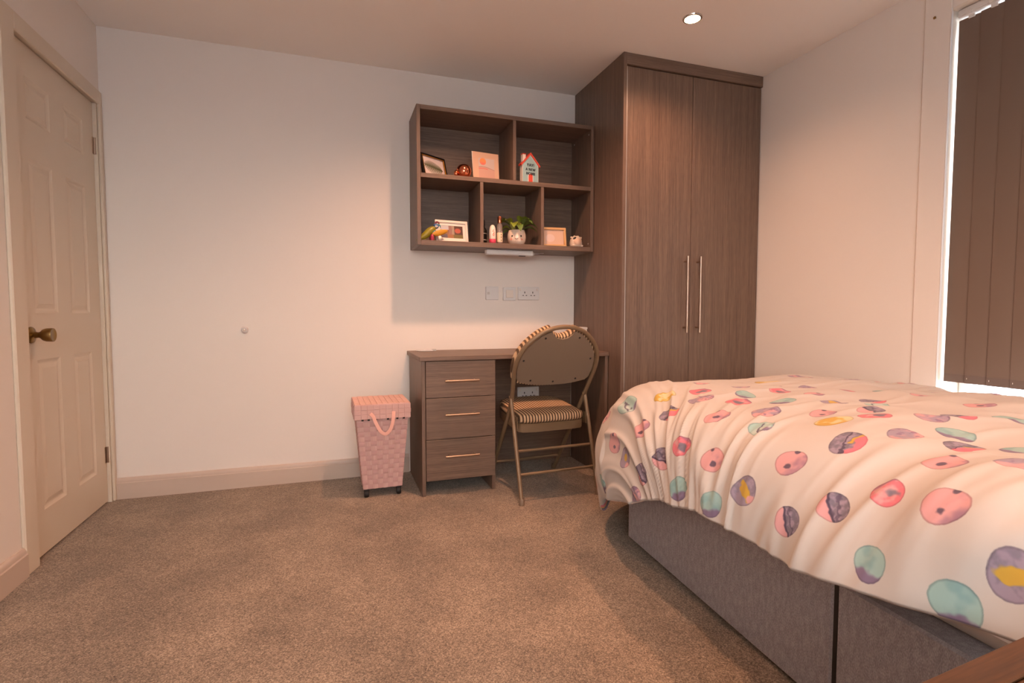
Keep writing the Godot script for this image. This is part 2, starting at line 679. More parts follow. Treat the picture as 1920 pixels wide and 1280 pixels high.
func build_room() -> void:
	var f := MB.new()
	f.quad(Vector3(LX - 0.1, 0, FZ + 0.1), Vector3(RX + 0.25, 0, FZ + 0.1), Vector3(RX + 0.25, 0, BZ - 0.1), Vector3(LX - 0.1, 0, BZ - 0.1), Vector3.UP, Vector2(0, 5.06), Vector2(3.865, 5.06), Vector2(3.865, 0), Vector2(0, 0))
	for e in [[Vector3(LX - 0.1, 0, FZ + 0.1), Vector3(RX + 0.25, 0, FZ + 0.1)], [Vector3(LX - 0.1, 0, BZ - 0.1), Vector3(RX + 0.25, 0, BZ - 0.1)], [Vector3(LX - 0.1, 0, FZ + 0.1), Vector3(LX - 0.1, 0, BZ - 0.1)], [Vector3(RX + 0.25, 0, FZ + 0.1), Vector3(RX + 0.25, 0, BZ - 0.1)]]:
		var dn := Vector3(0, -0.12, 0)
		f.away(e[0], e[1], e[1] + dn, e[0] + dn, Vector3(0.7, -0.06, -1.2))
	f.quad(Vector3(LX - 0.1, -0.12, FZ + 0.1), Vector3(RX + 0.25, -0.12, FZ + 0.1), Vector3(RX + 0.25, -0.12, BZ - 0.1), Vector3(LX - 0.1, -0.12, BZ - 0.1), Vector3.DOWN)
	structure("floor", f, M.carpet, "beige short pile carpet covering the whole bedroom floor", "carpet")
	structure("ceiling", mb().span(LX - 0.1, RX + 0.25, CY, CY + 0.12, BZ - 0.1, FZ + 0.1, 0.0), M.ceiling, "plain white painted bedroom ceiling with recessed downlights", "ceiling")
	structure("wall_back", mb().span(LX - 0.1, RX + 0.25, 0, CY, BZ - 0.1, BZ, 0.0), M.wall, "plain white painted wall behind desk and open shelf unit", "wall")
	var w := mb()
	w.span(LX - 0.1, LX, 0, CY, -2.42, FZ, 0.0)
	w.span(LX - 0.1, LX, 0, CY, BZ, -3.125, 0.0)
	w.span(LX - 0.1, LX, 1.985, CY, -3.125, -2.42, 0.0)
	w.span(LX - 0.1, LX - 0.075, 0, 1.985, -3.125, -2.42, 0.0)  # unseen panel added behind the door to block sky light under it
	structure("wall_left", w, M.wall, "plain white painted wall holding the panelled door", "wall")
	w = mb()
	w.span(RX, RX + 0.22, 0, CY, BZ, -1.54, 0.0)
	w.span(RX, RX + 0.22, 0, 0.5, -1.54, -0.1, 0.0)
	w.span(RX, RX + 0.22, 2.205, CY, -1.54, -0.1, 0.0)
	w.span(RX, RX + 0.22, 0, CY, -0.1, FZ, 0.0)
	structure("wall_right", w, M.wall, "plain white painted wall with the blind covered window beside the bed", "wall")
	w = mb()
	w.span(LX - 0.1, -0.95, 0, CY, FZ, FZ + 0.1, 0.0)
	w.span(0.65, RX + 0.22, 0, CY, FZ, FZ + 0.1, 0.0)
	w.span(-0.95, 0.65, 0, 0.85, FZ, FZ + 0.1, 0.0)
	w.span(-0.95, 0.65, 2.15, CY, FZ, FZ + 0.1, 0.0)
	structure("wall_front", w, M.wall, "plain white painted wall, unseen, at the head end of the room", "wall")

	# skirting: square board with a stepped, eased top
	var prof := PackedVector2Array([Vector2(0, 0), Vector2(0.017, 0), Vector2(0.017, 0.082), Vector2(0.0135, 0.086), Vector2(0.0135, 0.096), Vector2(0.010, 0.104), Vector2(0.006, 0.108), Vector2(0, 0.108)])
	var b := mb(Vector3(LX, 0, BZ), Vector3(0, -PI / 2, 0))   # local x runs to +z, local z to -x
	b.xf = Transform3D(Basis(Vector3(0, 0, 1), Vector3.UP, Vector3(-1, 0, 0)), Vector3(LX, 0, BZ))
	b.prism(prof, 0.0, -1.49)
	structure("baseboard_back", b, M.skirting, "white painted skirting board along the foot of the back wall", "skirting board")
	b = mb()
	b.xf = Transform3D(Basis(Vector3(1, 0, 0), Vector3.UP, Vector3(0, 0, 1)), Vector3(LX, 0, 0))
	b.prism(prof, -2.318, FZ)
	structure("baseboard_left", b, M.skirting, "white painted skirting board on the left wall nearer than the door", "skirting board")
	b = mb()
	b.xf = Transform3D(Basis(Vector3(-1, 0, 0), Vector3.UP, Vector3(0, 0, -1)), Vector3(RX, 0, 0))
	b.prism(prof, 1.645, 2.55)
	structure("baseboard_right", b, M.skirting, "white painted skirting board on the right wall behind the bed", "skirting board")
	# boxed upright and head round the window
	b = mb()
	b.span(RX - 0.007, RX, 0, CY, -1.645, -1.54, 0.003)
	structure("trim_1", b, M.wall, "shallow white boxed upright running floor to ceiling beside the window", "trim")


func build_door() -> void:
	var d := Node3D.new()
	d.name = "door_1"
	add_child(d)
	d.position = Vector3(-1.09, 0, -2.7725)
	d.rotation.y = PI / 2
	tag(d, "closed white six panel door with round metal knob", "door")
	d.set_meta("kind", "structure")
	var hw := 0.3425
	var top := 1.965
	# leaf: front face with six holes, then moulded panels in them
	var cols := [[-0.258, -0.075], [0.045, 0.228]]
	var rows := [[0.178, 0.768], [0.95, 1.54], [1.687, 1.845]]
	var xs := [-hw]
	var ys := [0.008]
	for c in cols:
		xs.append_array(c)
	xs.append(hw)
	for r in rows:
		ys.append_array(r)
	ys.append(top)
	var leaf := mb()
	for i in xs.size() - 1:
		for j in ys.size() - 1:
			if i % 2 == 1 and j % 2 == 1:
				continue
			leaf.quad(Vector3(xs[i], ys[j], 0), Vector3(xs[i + 1], ys[j], 0), Vector3(xs[i + 1], ys[j + 1], 0), Vector3(xs[i], ys[j + 1], 0), Vector3.BACK)
	var mid := Vector3(0, 1, -0.02)
	for k in [0.0, -0.035]:
		if k < 0.0:
			leaf.quad(Vector3(-hw, 0.008, k), Vector3(hw, 0.008, k), Vector3(hw, top, k), Vector3(-hw, top, k), Vector3.FORWARD)
	leaf.away(Vector3(-hw, 0.008, 0), Vector3(-hw, top, 0), Vector3(-hw, top, -0.035), Vector3(-hw, 0.008, -0.035), mid)
	leaf.away(Vector3(hw, 0.008, 0), Vector3(hw, top, 0), Vector3(hw, top, -0.035), Vector3(hw, 0.008, -0.035), mid)
	leaf.away(Vector3(-hw, top, 0), Vector3(hw, top, 0), Vector3(hw, top, -0.035), Vector3(-hw, top, -0.035), mid)
	leaf.away(Vector3(-hw, 0.008, 0), Vector3(hw, 0.008, 0), Vector3(hw, 0.008, -0.035), Vector3(-hw, 0.008, -0.035), mid)
	var lf := obj("door_leaf", leaf, M.door_paint, d)
	for c in cols:
		for r in rows:
			var p := mb()
			# outer edge, cove down, flat groove, bevel up to the raised field
			var prof := [[0.0, 0.0], [0.005, -0.003], [0.012, -0.0058], [0.018, -0.006], [0.034, -0.002], [0.036, -0.0015]]
			for k in prof.size() - 1:
				var a: Array = prof[k]
				var e: Array = prof[k + 1]
				var o := [Vector3(c[0] + a[0], r[0] + a[0], a[1]), Vector3(c[1] - a[0], r[0] + a[0], a[1]), Vector3(c[1] - a[0], r[1] - a[0], a[1]), Vector3(c[0] + a[0], r[1] - a[0], a[1])]
				var q := [Vector3(c[0] + e[0], r[0] + e[0], e[1]), Vector3(c[1] - e[0], r[0] + e[0], e[1]), Vector3(c[1] - e[0], r[1] - e[0], e[1]), Vector3(c[0] + e[0], r[1] - e[0], e[1])]
				for s in 4:
					var s1 := (s + 1) % 4
					p.away(o[s], o[s1], q[s1], q[s], Vector3((c[0] + c[1]) / 2, (r[0] + r[1]) / 2, -5.0))
			p.quad(Vector3(c[0] + 0.036, r[0] + 0.036, -0.0015), Vector3(c[1] - 0.036, r[0] + 0.036, -0.0015), Vector3(c[1] - 0.036, r[1] - 0.036, -0.0015), Vector3(c[0] + 0.036, r[1] - 0.036, -0.0015), Vector3.BACK)
			obj("door_panel", p, M.door_paint, lf)
	# knob: rose, neck and barrel with a flat end
	var kb := mb(Vector3(-0.302, 0.867, 0.0), Vector3(PI / 2, 0, 0))
	kb.lathe([Vector2(0.0, 0.0), Vector2(0.031, 0.0), Vector2(0.032, 0.004), Vector2(0.029, 0.009), Vector2(0.02, 0.012), Vector2(0.0125, 0.016), Vector2(0.011, 0.028), Vector2(0.014, 0.034), Vector2(0.022, 0.042), Vector2(0.0255, 0.052), Vector2(0.0265, 0.068), Vector2(0.0255, 0.073), Vector2(0.0215, 0.0735), Vector2(0.0205, 0.0725), Vector2(0.0, 0.073)], 32)
	obj("door_knob", kb, M.brass, lf)
	for y in [1.76, 0.243]:
		var h := mb()
		h.tube([Vector3(hw + 0.001, y - 0.04, 0.005), Vector3(hw + 0.001, y + 0.04, 0.005)], 0.0055, 10)
		h.span(hw - 0.016, hw + 0.0, y - 0.04, y + 0.04, -0.001, 0.0015, 0.0005)
		h.span(hw + 0.001, hw + 0.012, y - 0.04, y + 0.04, -0.001, 0.0022, 0.0005)
		obj("hinge", h, M.steel, lf)
	# lining with stop, and architrave boards standing proud of the wall
	var li := mb()
	li.span(-0.3725, -hw - 0.002, 0, 1.99, -0.085, 0.016, 0.001)
	li.span(hw + 0.002, 0.3525, 0, 1.99, -0.085, 0.016, 0.001)
	li.span(-0.3725, 0.3525, top + 0.004, 1.99, -0.085, 0.016, 0.001)
	obj("door_lining", li, M.door_paint, d)
	for e in [[-0.46, -0.372, 0.0, 2.03], [0.352, 0.382, 0.0, 2.03], [-0.372, 0.352, 1.962, 2.03]]:
		var a := mb()
		a.span(e[0], e[1], e[2], e[3], 0.0145, 0.029, 0.004)
		obj("architrave", a, M.door_paint, d)


func build_window() -> void:
	var wn := Node3D.new()
	wn.name = "window_1"
	add_child(wn)
	wn.position = Vector3(RX, 0.5, -0.82)
	tag(wn, "white framed window beside the bed behind the vertical blind", "window")
	wn.set_meta("kind", "structure")
	# local x outwards, y up from the sill, z along the wall
	var h := 1.705
	var fr := mb()
	for z in [[-0.72, -0.685], [-0.02, 0.02], [0.685, 0.72]]:
		fr.span(0.135, 0.2, 0, h, z[0], z[1], 0.004)
	for y in [[0.0, 0.045], [h - 0.045, h]]:
		fr.span(0.135, 0.2, y[0], y[1], -0.685, -0.02, 0.004)
		fr.span(0.135, 0.2, y[0], y[1], 0.02, 0.685, 0.004)
	obj("window_frame", fr, M.upvc, wn)
	var glass := mat(Color(1, 1, 1, 0.06), 0.02)
	glass.transparency = BaseMaterial3D.TRANSPARENCY_ALPHA
	for z in [[-0.685, -0.02], [0.02, 0.685]]:
		obj("pane", mb().span(0.165, 0.171, 0.045, h - 0.045, z[0], z[1], 0.0), glass, wn)
	obj("window_sill", mb().span(-0.02, 0.134, 0.0, 0.02, -0.719, 0.719, 0.004), M.white_gloss, wn)
	# plaster bead on the near corner of the reveal
	obj("reveal_bead", mb().span(-0.0085, 0.002, 0.02, h - 0.001, -0.7195, -0.7165, 0.001), M.upvc, wn)
	obj("reveal_lining", mb().span(0.002, 0.134, 0.02, h - 0.001, -0.7198, -0.7175, 0.0), M.white_gloss, wn)
	obj("reveal_head", mb().span(-0.004, 0.134, h - 0.012, h - 0.0005, -0.717, 0.719, 0.001), M.white_gloss, wn)

	var w2 := Node3D.new()
	w2.name = "window_2"  # out of view behind the camera, placed to light the back wall
	add_child(w2)
	w2.position = Vector3(-0.15, 0.85, FZ)
	tag(w2, "unseen white framed window behind the viewer, placed to light the back wall", "window")
	w2.set_meta("kind", "structure")
	fr = mb()
	for x in [[-0.799, -0.745], [-0.025, 0.025], [0.745, 0.799]]:
		fr.span(x[0], x[1], 0.001, 1.299, 0.04, 0.09, 0.004)
	for y in [[0.001, 0.055], [1.245, 1.299]]:
		fr.span(-0.745, -0.025, y[0], y[1], 0.04, 0.09, 0.004)
		fr.span(0.025, 0.745, y[0], y[1], 0.04, 0.09, 0.004)
	obj("window_frame", fr, M.upvc, w2)
	for x in [[-0.745, -0.025], [0.025, 0.745]]:
		obj("pane", mb().span(x[0], x[1], 0.055, 1.245, 0.062, 0.068, 0.0), glass, w2)


func build_blind() -> void:
	var t := thing("window_blind", "brown vertical slat blind closed over the window beside the bed", "blind", Vector3(2.474, 0.66, -0.838))
	# local: z along the window, y up from the slats' foot
	var rail := mb()
	rail.span(-0.02, 0.02, 1.498, 1.53, -0.69, 0.69, 0.003)
	rail.span(-0.024, -0.02, 1.503, 1.509, -0.69, 0.69, 0.001)
	obj("head_rail", rail, M.white_plastic, t)
	var n := 18
	for i in n:
		var z := -0.649 + 0.0778 * i
		var bow := []
		for k in 7:
			var f := k / 6.0 - 0.5
			bow.append(Vector2(f * 0.0885, 0.003 * (1.0 - 4.0 * f * f)))
		var poly := PackedVector2Array()
		for p in bow:
			poly.append(p + Vector2(0, 0.0007))
		for k in 7:
			poly.append(bow[6 - k] - Vector2(0, 0.0007))
		var s := mb()
		# the slat's section lies in the ground plane: section x to the window's length, section y to the room
		s.xf = Transform3D(Basis(Vector3.UP, deg_to_rad(7.0)) * Basis(Vector3(0, 0, 1), Vector3(-1, 0, 0), Vector3(0, 1, 0)), Vector3(0, 0, z))
		s.prism(poly, 0.0, 1.492)
		var sl := obj("slat", s, M.blind, t)
		var hem := mb()
		hem.xf = s.xf
		var hp := PackedVector2Array()
		for p in bow:
			hp.append(p * Vector2(0.985, 1) + Vector2(0, 0.0018))
		for k in 7:
			hp.append(bow[6 - k] * Vector2(0.985, 1) - Vector2(0, 0.0018))
		hem.prism(hp, 0.001, 0.034)
		obj("hem_pocket", hem, M.blind_hem, sl)
		var clip := mb()
		clip.xf = Transform3D(Basis(), Vector3(0, 0, z))
		clip.span(-0.006, 0.006, 1.486, 1.502, -0.012, 0.012, 0.002)
		clip.span(-0.026, -0.02, 1.498, 1.516, -0.009, 0.009, 0.001)
		obj("carrier_clip", clip, M.white_plastic, sl)
		var stud := mb()
		stud.ell(Vector3(-0.006, 0.02, z + 0.043), Vector3(0.002, 0.0045, 0.0015), Basis(), 8, 6)
		obj("chain_clip", stud, M.white_plastic, sl)


# ------------------------------------------------------------ fitted furniture
func build_wardrobe() -> void:
	var t := thing("wardrobe", "tall dark wood effect two door wardrobe reaching the ceiling", "wardrobe", Vector3(1.97, 0, BZ))
	# local x -0.475 .. 0.468, z 0 (wall) .. 0.608 (front)
	var x0 := -0.472
	var x1 := 0.468
	obj("side_panel", mb().span(x0, x0 + 0.02, 0, CY - 0.001, 0.002, 0.608, 0.0012), M.wood_v, t)
	obj("side_panel", mb().span(x1 - 0.02, x1, 0, CY - 0.001, 0.002, 0.58, 0.0012), M.wood_v, t)
	obj("cornice_panel", mb().span(x0 + 0.0205, x1, 2.288, CY - 0.001, 0.57, 0.606, 0.0012), M.wood_h, t)
	obj("plinth", mb().span(x0 + 0.021, x1 - 0.021, 0.0, 0.08, 0.52, 0.54, 0.001), M.wood_h, t)
	obj("carcass", mb().span(x0 + 0.021, x1 - 0.021, 0.085, 2.286, 0.004, 0.572, 0.001), M.wood_v, t)
	obj("edge_strip", mb().span(x0 + 0.0225, x0 + 0.027, 0.09, 2.28, 0.574, 0.603, 0.0005), M.alu, t)
	var mid := -0.018
	for e in [[x0 + 0.031, mid - 0.0018, mid - 0.042], [mid + 0.0018, x1 - 0.003, mid + 0.046]]:
		var dr := obj("door", mb().span(e[0], e[1], 0.09, 2.283, 0.575, 0.597, 0.0015), M.wood_v, t)
		var h := mb()
		h.tube([Vector3(e[2], 0.838, 0.632), Vector3(e[2], 1.274, 0.632)], 0.006, 14)
		for y in [0.868, 1.244]:
			h.tube([Vector3(e[2], y, 0.597), Vector3(e[2], y, 0.632)], 0.005, 10)
		obj("handle", h, M.steel, dr)


func build_shelf() -> void:
	var t := thing("wall_shelf_unit", "dark wood effect open wall shelf unit with five compartments", "shelf unit", Vector3(0.97, 1.32, BZ))
	# local x -0.534 .. 0.525, y 0 .. 0.745, z 0.001 .. 0.28
	var a := -0.534
	var b := 0.524
	var dp := 0.28
	obj("side_panel", mb().span(a, a + 0.02, 0, 0.745, 0.001, dp), M.wood_v, t)
	obj("side_panel", mb().span(b - 0.02, b, 0, 0.745, 0.001, dp), M.wood_v, t)
	obj("top_board", mb().span(a + 0.0203, b - 0.0203, 0.722, 0.745, 0.001, dp - 0.001), M.wood_h, t)
	obj("middle_board", mb().span(a + 0.0203, b - 0.0203, 0.362, 0.386, 0.001, dp - 0.001), M.wood_h, t)
	obj("bottom_board", mb().span(a + 0.0203, b - 0.0203, 0.0, 0.027, 0.001, dp - 0.001), M.wood_h, t)
	obj("back_panel", mb().span(a + 0.0203, b - 0.0203, 0.0273, 0.7217, 0.001, 0.009, 0.0), M.wood_h, t)
	obj("divider", mb().span(0.012, 0.031, 0.3863, 0.7217, 0.0093, dp - 0.002), M.wood_v, t)
	obj("divider", mb().span(-0.182, -0.163, 0.0273, 0.3617, 0.0093, dp - 0.002), M.wood_v, t)
	obj("divider", mb().span(0.184, 0.203, 0.0273, 0.3617, 0.0093, dp - 0.002), M.wood_v, t)
	for p in [[0.7, 0.25], [0.05, 0.25], [0.7, 0.05]]:
		var s := mb(Vector3(b - 0.0203, p[0], p[1]), Vector3(0, 0, PI / 2))
		s.lathe([Vector2(0.005, 0.0), Vector2(0.004, 0.002), Vector2(0.0, 0.0025)], 10)
		obj("screw_cap", s, M.alu, t)


func build_desk() -> void:
	var t := thing("desk", "dark wood effect fitted desk with three drawers on the left", "desk", Vector3(0.965, 0, BZ))
	# local x -0.545 .. 0.53, z to the room
	var f := 0.476
	obj("desktop", mb().span(-0.556, 0.532, 0.704, 0.727, 0.003, f + 0.006, 0.002), M.wood_h, t)
	obj("side_panel", mb().span(-0.545, -0.526, 0, 0.7037, 0.02, f), M.wood_v, t)
	obj("side_panel", mb().span(-0.169, -0.15, 0, 0.7037, 0.02, f), M.wood_v, t)
	obj("side_panel", mb().span(0.508, 0.527, 0, 0.7037, 0.02, f), M.wood_v, t)
	obj("back_panel", mb().span(-0.1497, 0.5077, 0.0, 0.7035, 0.004, 0.018), M.wood_h, t)
	obj("drawer_carcass", mb().span(-0.5257, -0.1693, 0.076, 0.7035, 0.004, f - 0.022), M.wood_v, t)
	for y in [[0.078, 0.2925], [0.2955, 0.5095], [0.5125, 0.7015]]:
		var d := obj("drawer", mb().span(-0.5235, -0.1515, y[0], y[1], f - 0.02, f + 0.002, 0.0015), M.wood_h, t)
		var yy: float = (y[0] + y[1]) / 2 + (0.022 if y[1] < 0.6 else -0.006)
		var h := mb()
		h.tube([Vector3(-0.428, yy, f + 0.034), Vector3(-0.248, yy, f + 0.034)], 0.0058, 14)
		for x in [-0.408, -0.268]:
			h.tube([Vector3(x, yy, f + 0.002), Vector3(x, yy, f + 0.034)], 0.0045, 10)
		obj("handle", h, M.steel, d)


func build_bed() -> void:
	var t := thing("bed", "low grey divan bed base with mattress under the spotted duvet", "bed", Vector3(1.156, 0, -1.896), -0.0686)
	# local x across, z towards the head; base stands on the carpet
	for z in [[0.0, 1.012], [1.022, 1.93]]:
		obj("base_section", mb().span(0.0, 1.15, 0.012, 0.335, z[0], z[1], 0.006), M.divan, t)
	obj("base_joint", mb().span(0.004, 1.146, 0.015, 0.33, 1.0115, 1.0225, 0.0), M.rubber, t)
	for p in [[0.08, 0.08], [1.07, 0.08], [0.08, 1.85], [1.07, 1.85], [0.08, 1.1], [1.07, 1.1]]:
		obj("glide", mb(Vector3(p[0], 0, p[1])).lathe([Vector2(0.02, 0), Vector2(0.02, 0.014)], 12), M.rubber, t)
	obj("mattress", mb().span(0.02, 1.13, 0.336, 0.55, 0.03, 1.92, 0.05), M.off_white, t)


# duvet: a cloth laid over the bed; a runs across, b from the foot to the head, both in metres of cloth from the edge of the flat top
const CORE := 0.79
const INSET := 0.18
var roll: Array = []      # (outwards, height) down the side
var roll_arc: Array = []


func stepped(edge: float, x: float) -> float:
	return 1.0 if x >= edge else 0.0


func along(keys: Array, x: float) -> float:
	if x <= keys[0].x:
		return keys[0].y
	for i in keys.size() - 1:
		if x <= keys[i + 1].x:
			return lerpf(keys[i].y, keys[i + 1].y, (x - keys[i].x) / (keys[i + 1].x - keys[i].x))
	return keys[-1].y


func roll_at(r: float) -> Vector2:
	var m := roll.size()
	for i in m - 1:
		if r <= roll_arc[i + 1] or i == m - 2:
			var f: float = (r - roll_arc[i]) / (roll_arc[i + 1] - roll_arc[i])
			return (roll[i] as Vector2).cubic_interpolate(roll[i + 1], roll[maxi(i - 1, 0)], roll[mini(i + 2, m - 1)], f)
	return roll[m - 1]


func cloth(a: float, b: float) -> Vector3:
	var ca := clampf(a, 0.0, CORE)
	var cb := maxf(b, 0.0)
	var da := a - ca
	var db := b - cb
	var r := sqrt(da * da + db * db)
	var p := roll_at(r)
	var y := p.y + 0.018 * sin(PI * ca / CORE) * clampf(cb / 0.3, 0.0, 1.0)
	var k := 1.0 / maxf(r, 1e-6)
	return Vector3(INSET + ca + da * k * p.x * (1.2 if da < 0.0 else 1.0), y, INSET + cb + db * k * p.x * 2.0)


func build_duvet() -> void:
	roll = [Vector2(0, 0.668), Vector2(0.06, 0.665), Vector2(0.12, 0.652), Vector2(0.18, 0.618), Vector2(0.225, 0.56), Vector2(0.258, 0.48), Vector2(0.275, 0.39), Vector2(0.275, 0.30), Vector2(0.265, 0.21), Vector2(0.255, 0.12), Vector2(0.25, 0.04)]
	roll_arc = [0.0]
	for i in roll.size() - 1:
		roll_arc.append(roll_arc[i] + roll[i].distance_to(roll[i + 1]))
	var hem := [Vector2(-0.05, 0.6), Vector2(0.1, 0.563), Vector2(0.2, 0.515), Vector2(0.3, 0.479), Vector2(0.4, 0.464), Vector2(0.5, 0.44), Vector2(0.86, 0.434), Vector2(0.985, 0.41), Vector2(1.09, 0.392), Vector2(1.18, 0.371), Vector2(1.26, 0.356), Vector2(1.3, 0.348), Vector2(1.42, 0.29), Vector2(1.55, 0.2), Vector2(1.74, 0.16)]
	var rc := 0.735
	var fine := noise(1.0, 77, 1)
	var soft := noise(1.0, 78, 1)
	var na := 380
	var nb := 420
	var cut := 0.36                     # share of the columns spent on the near side
	var pts := []
	var uvs := []
	for j in nb + 1:
		var b := lerpf(-0.7, 1.74, pow(float(j) / nb, 1.0))
		var left := along(hem, b)
		if b < 0.0:
			left = minf(left, sqrt(maxf(rc * rc - b * b, 0.0004)))
		var right := 0.5
		if b < 0.0:
			right = minf(right, sqrt(maxf(rc * rc - b * b, 0.0004)))
		var row := []
		var ru := []
		for i in na + 1:
			var f := float(i) / na
			var a := 0.0
			if f < cut:
				a = lerpf(-left, 0.0, f / cut)
			elif f < 0.8:
				a = lerpf(0.0, CORE, (f - cut) / (0.8 - cut))
			else:
				a = lerpf(CORE, CORE + right, (f - 0.8) / 0.2)
			row.append(cloth(a, b))
			ru.append(Vector2(a, b))
		pts.append(row)
		uvs.append(ru)
	# creases: pushed along the cloth's own normal
	var out := []
	for j in nb + 1:
		var row := []
		for i in na + 1:
			var du: Vector3 = pts[j][mini(i + 1, na)] - pts[j][maxi(i - 1, 0)]
			var dv: Vector3 = pts[mini(j + 1, nb)][i] - pts[maxi(j - 1, 0)][i]
			var nn := dv.cross(du).normalized()
			if nn.y < -0.3:
				nn = -nn
			var q: Vector2 = uvs[j][i]
			var over := maxf(maxf(-q.x, -q.y), q.x - CORE)
			var side := smoothstep(-0.06, 0.22, over)
			var s := q.y if q.x < 0.0 and q.y > -0.1 else q.y * 0.6 - q.x
			# pull lines slanting towards the foot corner, strong near it
			var corner := exp(-pow((q.y - 0.15) / 0.42, 2.0))
			var slant := s + q.x * lerpf(-0.25, 1.45, corner)
			var n1 := fine.get_noise_2d(slant * 4.6, over * 1.1)
			var n2 := fine.get_noise_2d(slant * 8.5 + 40.0, over * 1.8 + 9.0)
			var n3 := fine.get_noise_2d(slant * 2.8 + 90.0, over * 2.2 + 30.0)
			var crease := (exp(-n1 * n1 * 16.0) - 0.4) * 0.014 + (exp(-n2 * n2 * 14.0) - 0.4) * 0.006 * (0.4 + corner)
			var w := side * (crease * (0.8 + 0.05 * corner) + n3 * lerpf(0.014, 0.008, corner)) * smoothstep(-0.75, 0.05, q.y)
			w += (1.0 - side) * (soft.get_noise_2d(q.x * 2.2 + q.y * 1.2, q.y * 4.5) * 0.010 + exp(-14.0 * pow(soft.get_noise_2d(q.x * 1.6 + q.y * 2.4 + 5.0, q.y * 6.0 - q.x * 2.0), 2.0)) * 0.006)
			w += soft.get_noise_2d(q.x * 2.5 + 70.0, q.y * 2.5) * 0.014
			row.append(pts[j][i] + nn * w)
		out.append(row)
	# rolled hem: two more columns turned under at the near edge, rows at the foot
	var grid := []
	var guv := []
	for j in nb + 1:
		var row := []
		var ru := []
		var e0: Vector3 = out[j][0]
		var e1: Vector3 = out[j][3]
		var down := (e0 - e1).normalized()
		var inw := Vector3(1, 0, 0.0 if uvs[j][0].y > 0.0 else 0.9).normalized()
		for k in [[0.05, -0.06], [0.04, -0.03], [0.028, -0.008], [0.018, 0.003], [0.008, 0.006]]:
			row.append(e0 + inw * k[0] + down * k[1])
			ru.append(uvs[j][0] + Vector2(-0.05 + k[1] * 0.2, 0))
		row.append_array(out[j])
		ru.append_array(uvs[j])
		grid.append(row)
		guv.append(ru)
	var b2 := MB.new()
	var cols: int = grid[0].size()
	var nrm := []
	for j in nb + 1:
		var row := []
		for i in cols:
			var du: Vector3 = grid[j][mini(i + 1, cols - 1)] - grid[j][maxi(i - 1, 0)]
			var dv: Vector3 = grid[mini(j + 1, nb)][i] - grid[maxi(j - 1, 0)][i]
			row.append(dv.cross(du).normalized())
		nrm.append(row)
	for j in nb:
		for i in cols - 1:
			var p00: Vector3 = grid[j][i]
			var p10: Vector3 = grid[j][i + 1]
			var p11: Vector3 = grid[j + 1][i + 1]
			var p01: Vector3 = grid[j + 1][i]
			var t00 := uv_of(guv[j][i])
			var t10 := uv_of(guv[j][i + 1])
			var t11 := uv_of(guv[j + 1][i + 1])
			var t01 := uv_of(guv[j + 1][i])
			b2.tri(p00, p10, p11, nrm[j][i], nrm[j][i + 1], nrm[j + 1][i + 1], t00, t10, t11)
			b2.tri(p00, p11, p01, nrm[j][i], nrm[j + 1][i + 1], nrm[j + 1][i], t00, t11, t01)
	var m := mat(Color.WHITE, 0.85)
	m.albedo_texture = tex(spotted_cloth())
	m.rim_enabled = true
	m.rim = 0.2
	var o := thing("duvet", "white duvet printed with multicoloured watercolour spots spread over the bed", "duvet", Vector3(1.156, 0, -1.896), -0.0686)
	obj("duvet_cover", b2, m, o)
	var pipe := []
	for j in nb + 1:
		if uvs[j][0].y > -0.1:
			pipe.append(grid[j][3])
	obj("hem_seam", mb().tube(pipe, 0.0028, 6), mat(Color(0.9, 0.78, 0.74), 0.8), o)


func uv_of(q: Vector2) -> Vector2:
	return Vector2((q.x + 0.78) / 2.55, (q.y + 0.78) / 2.55)


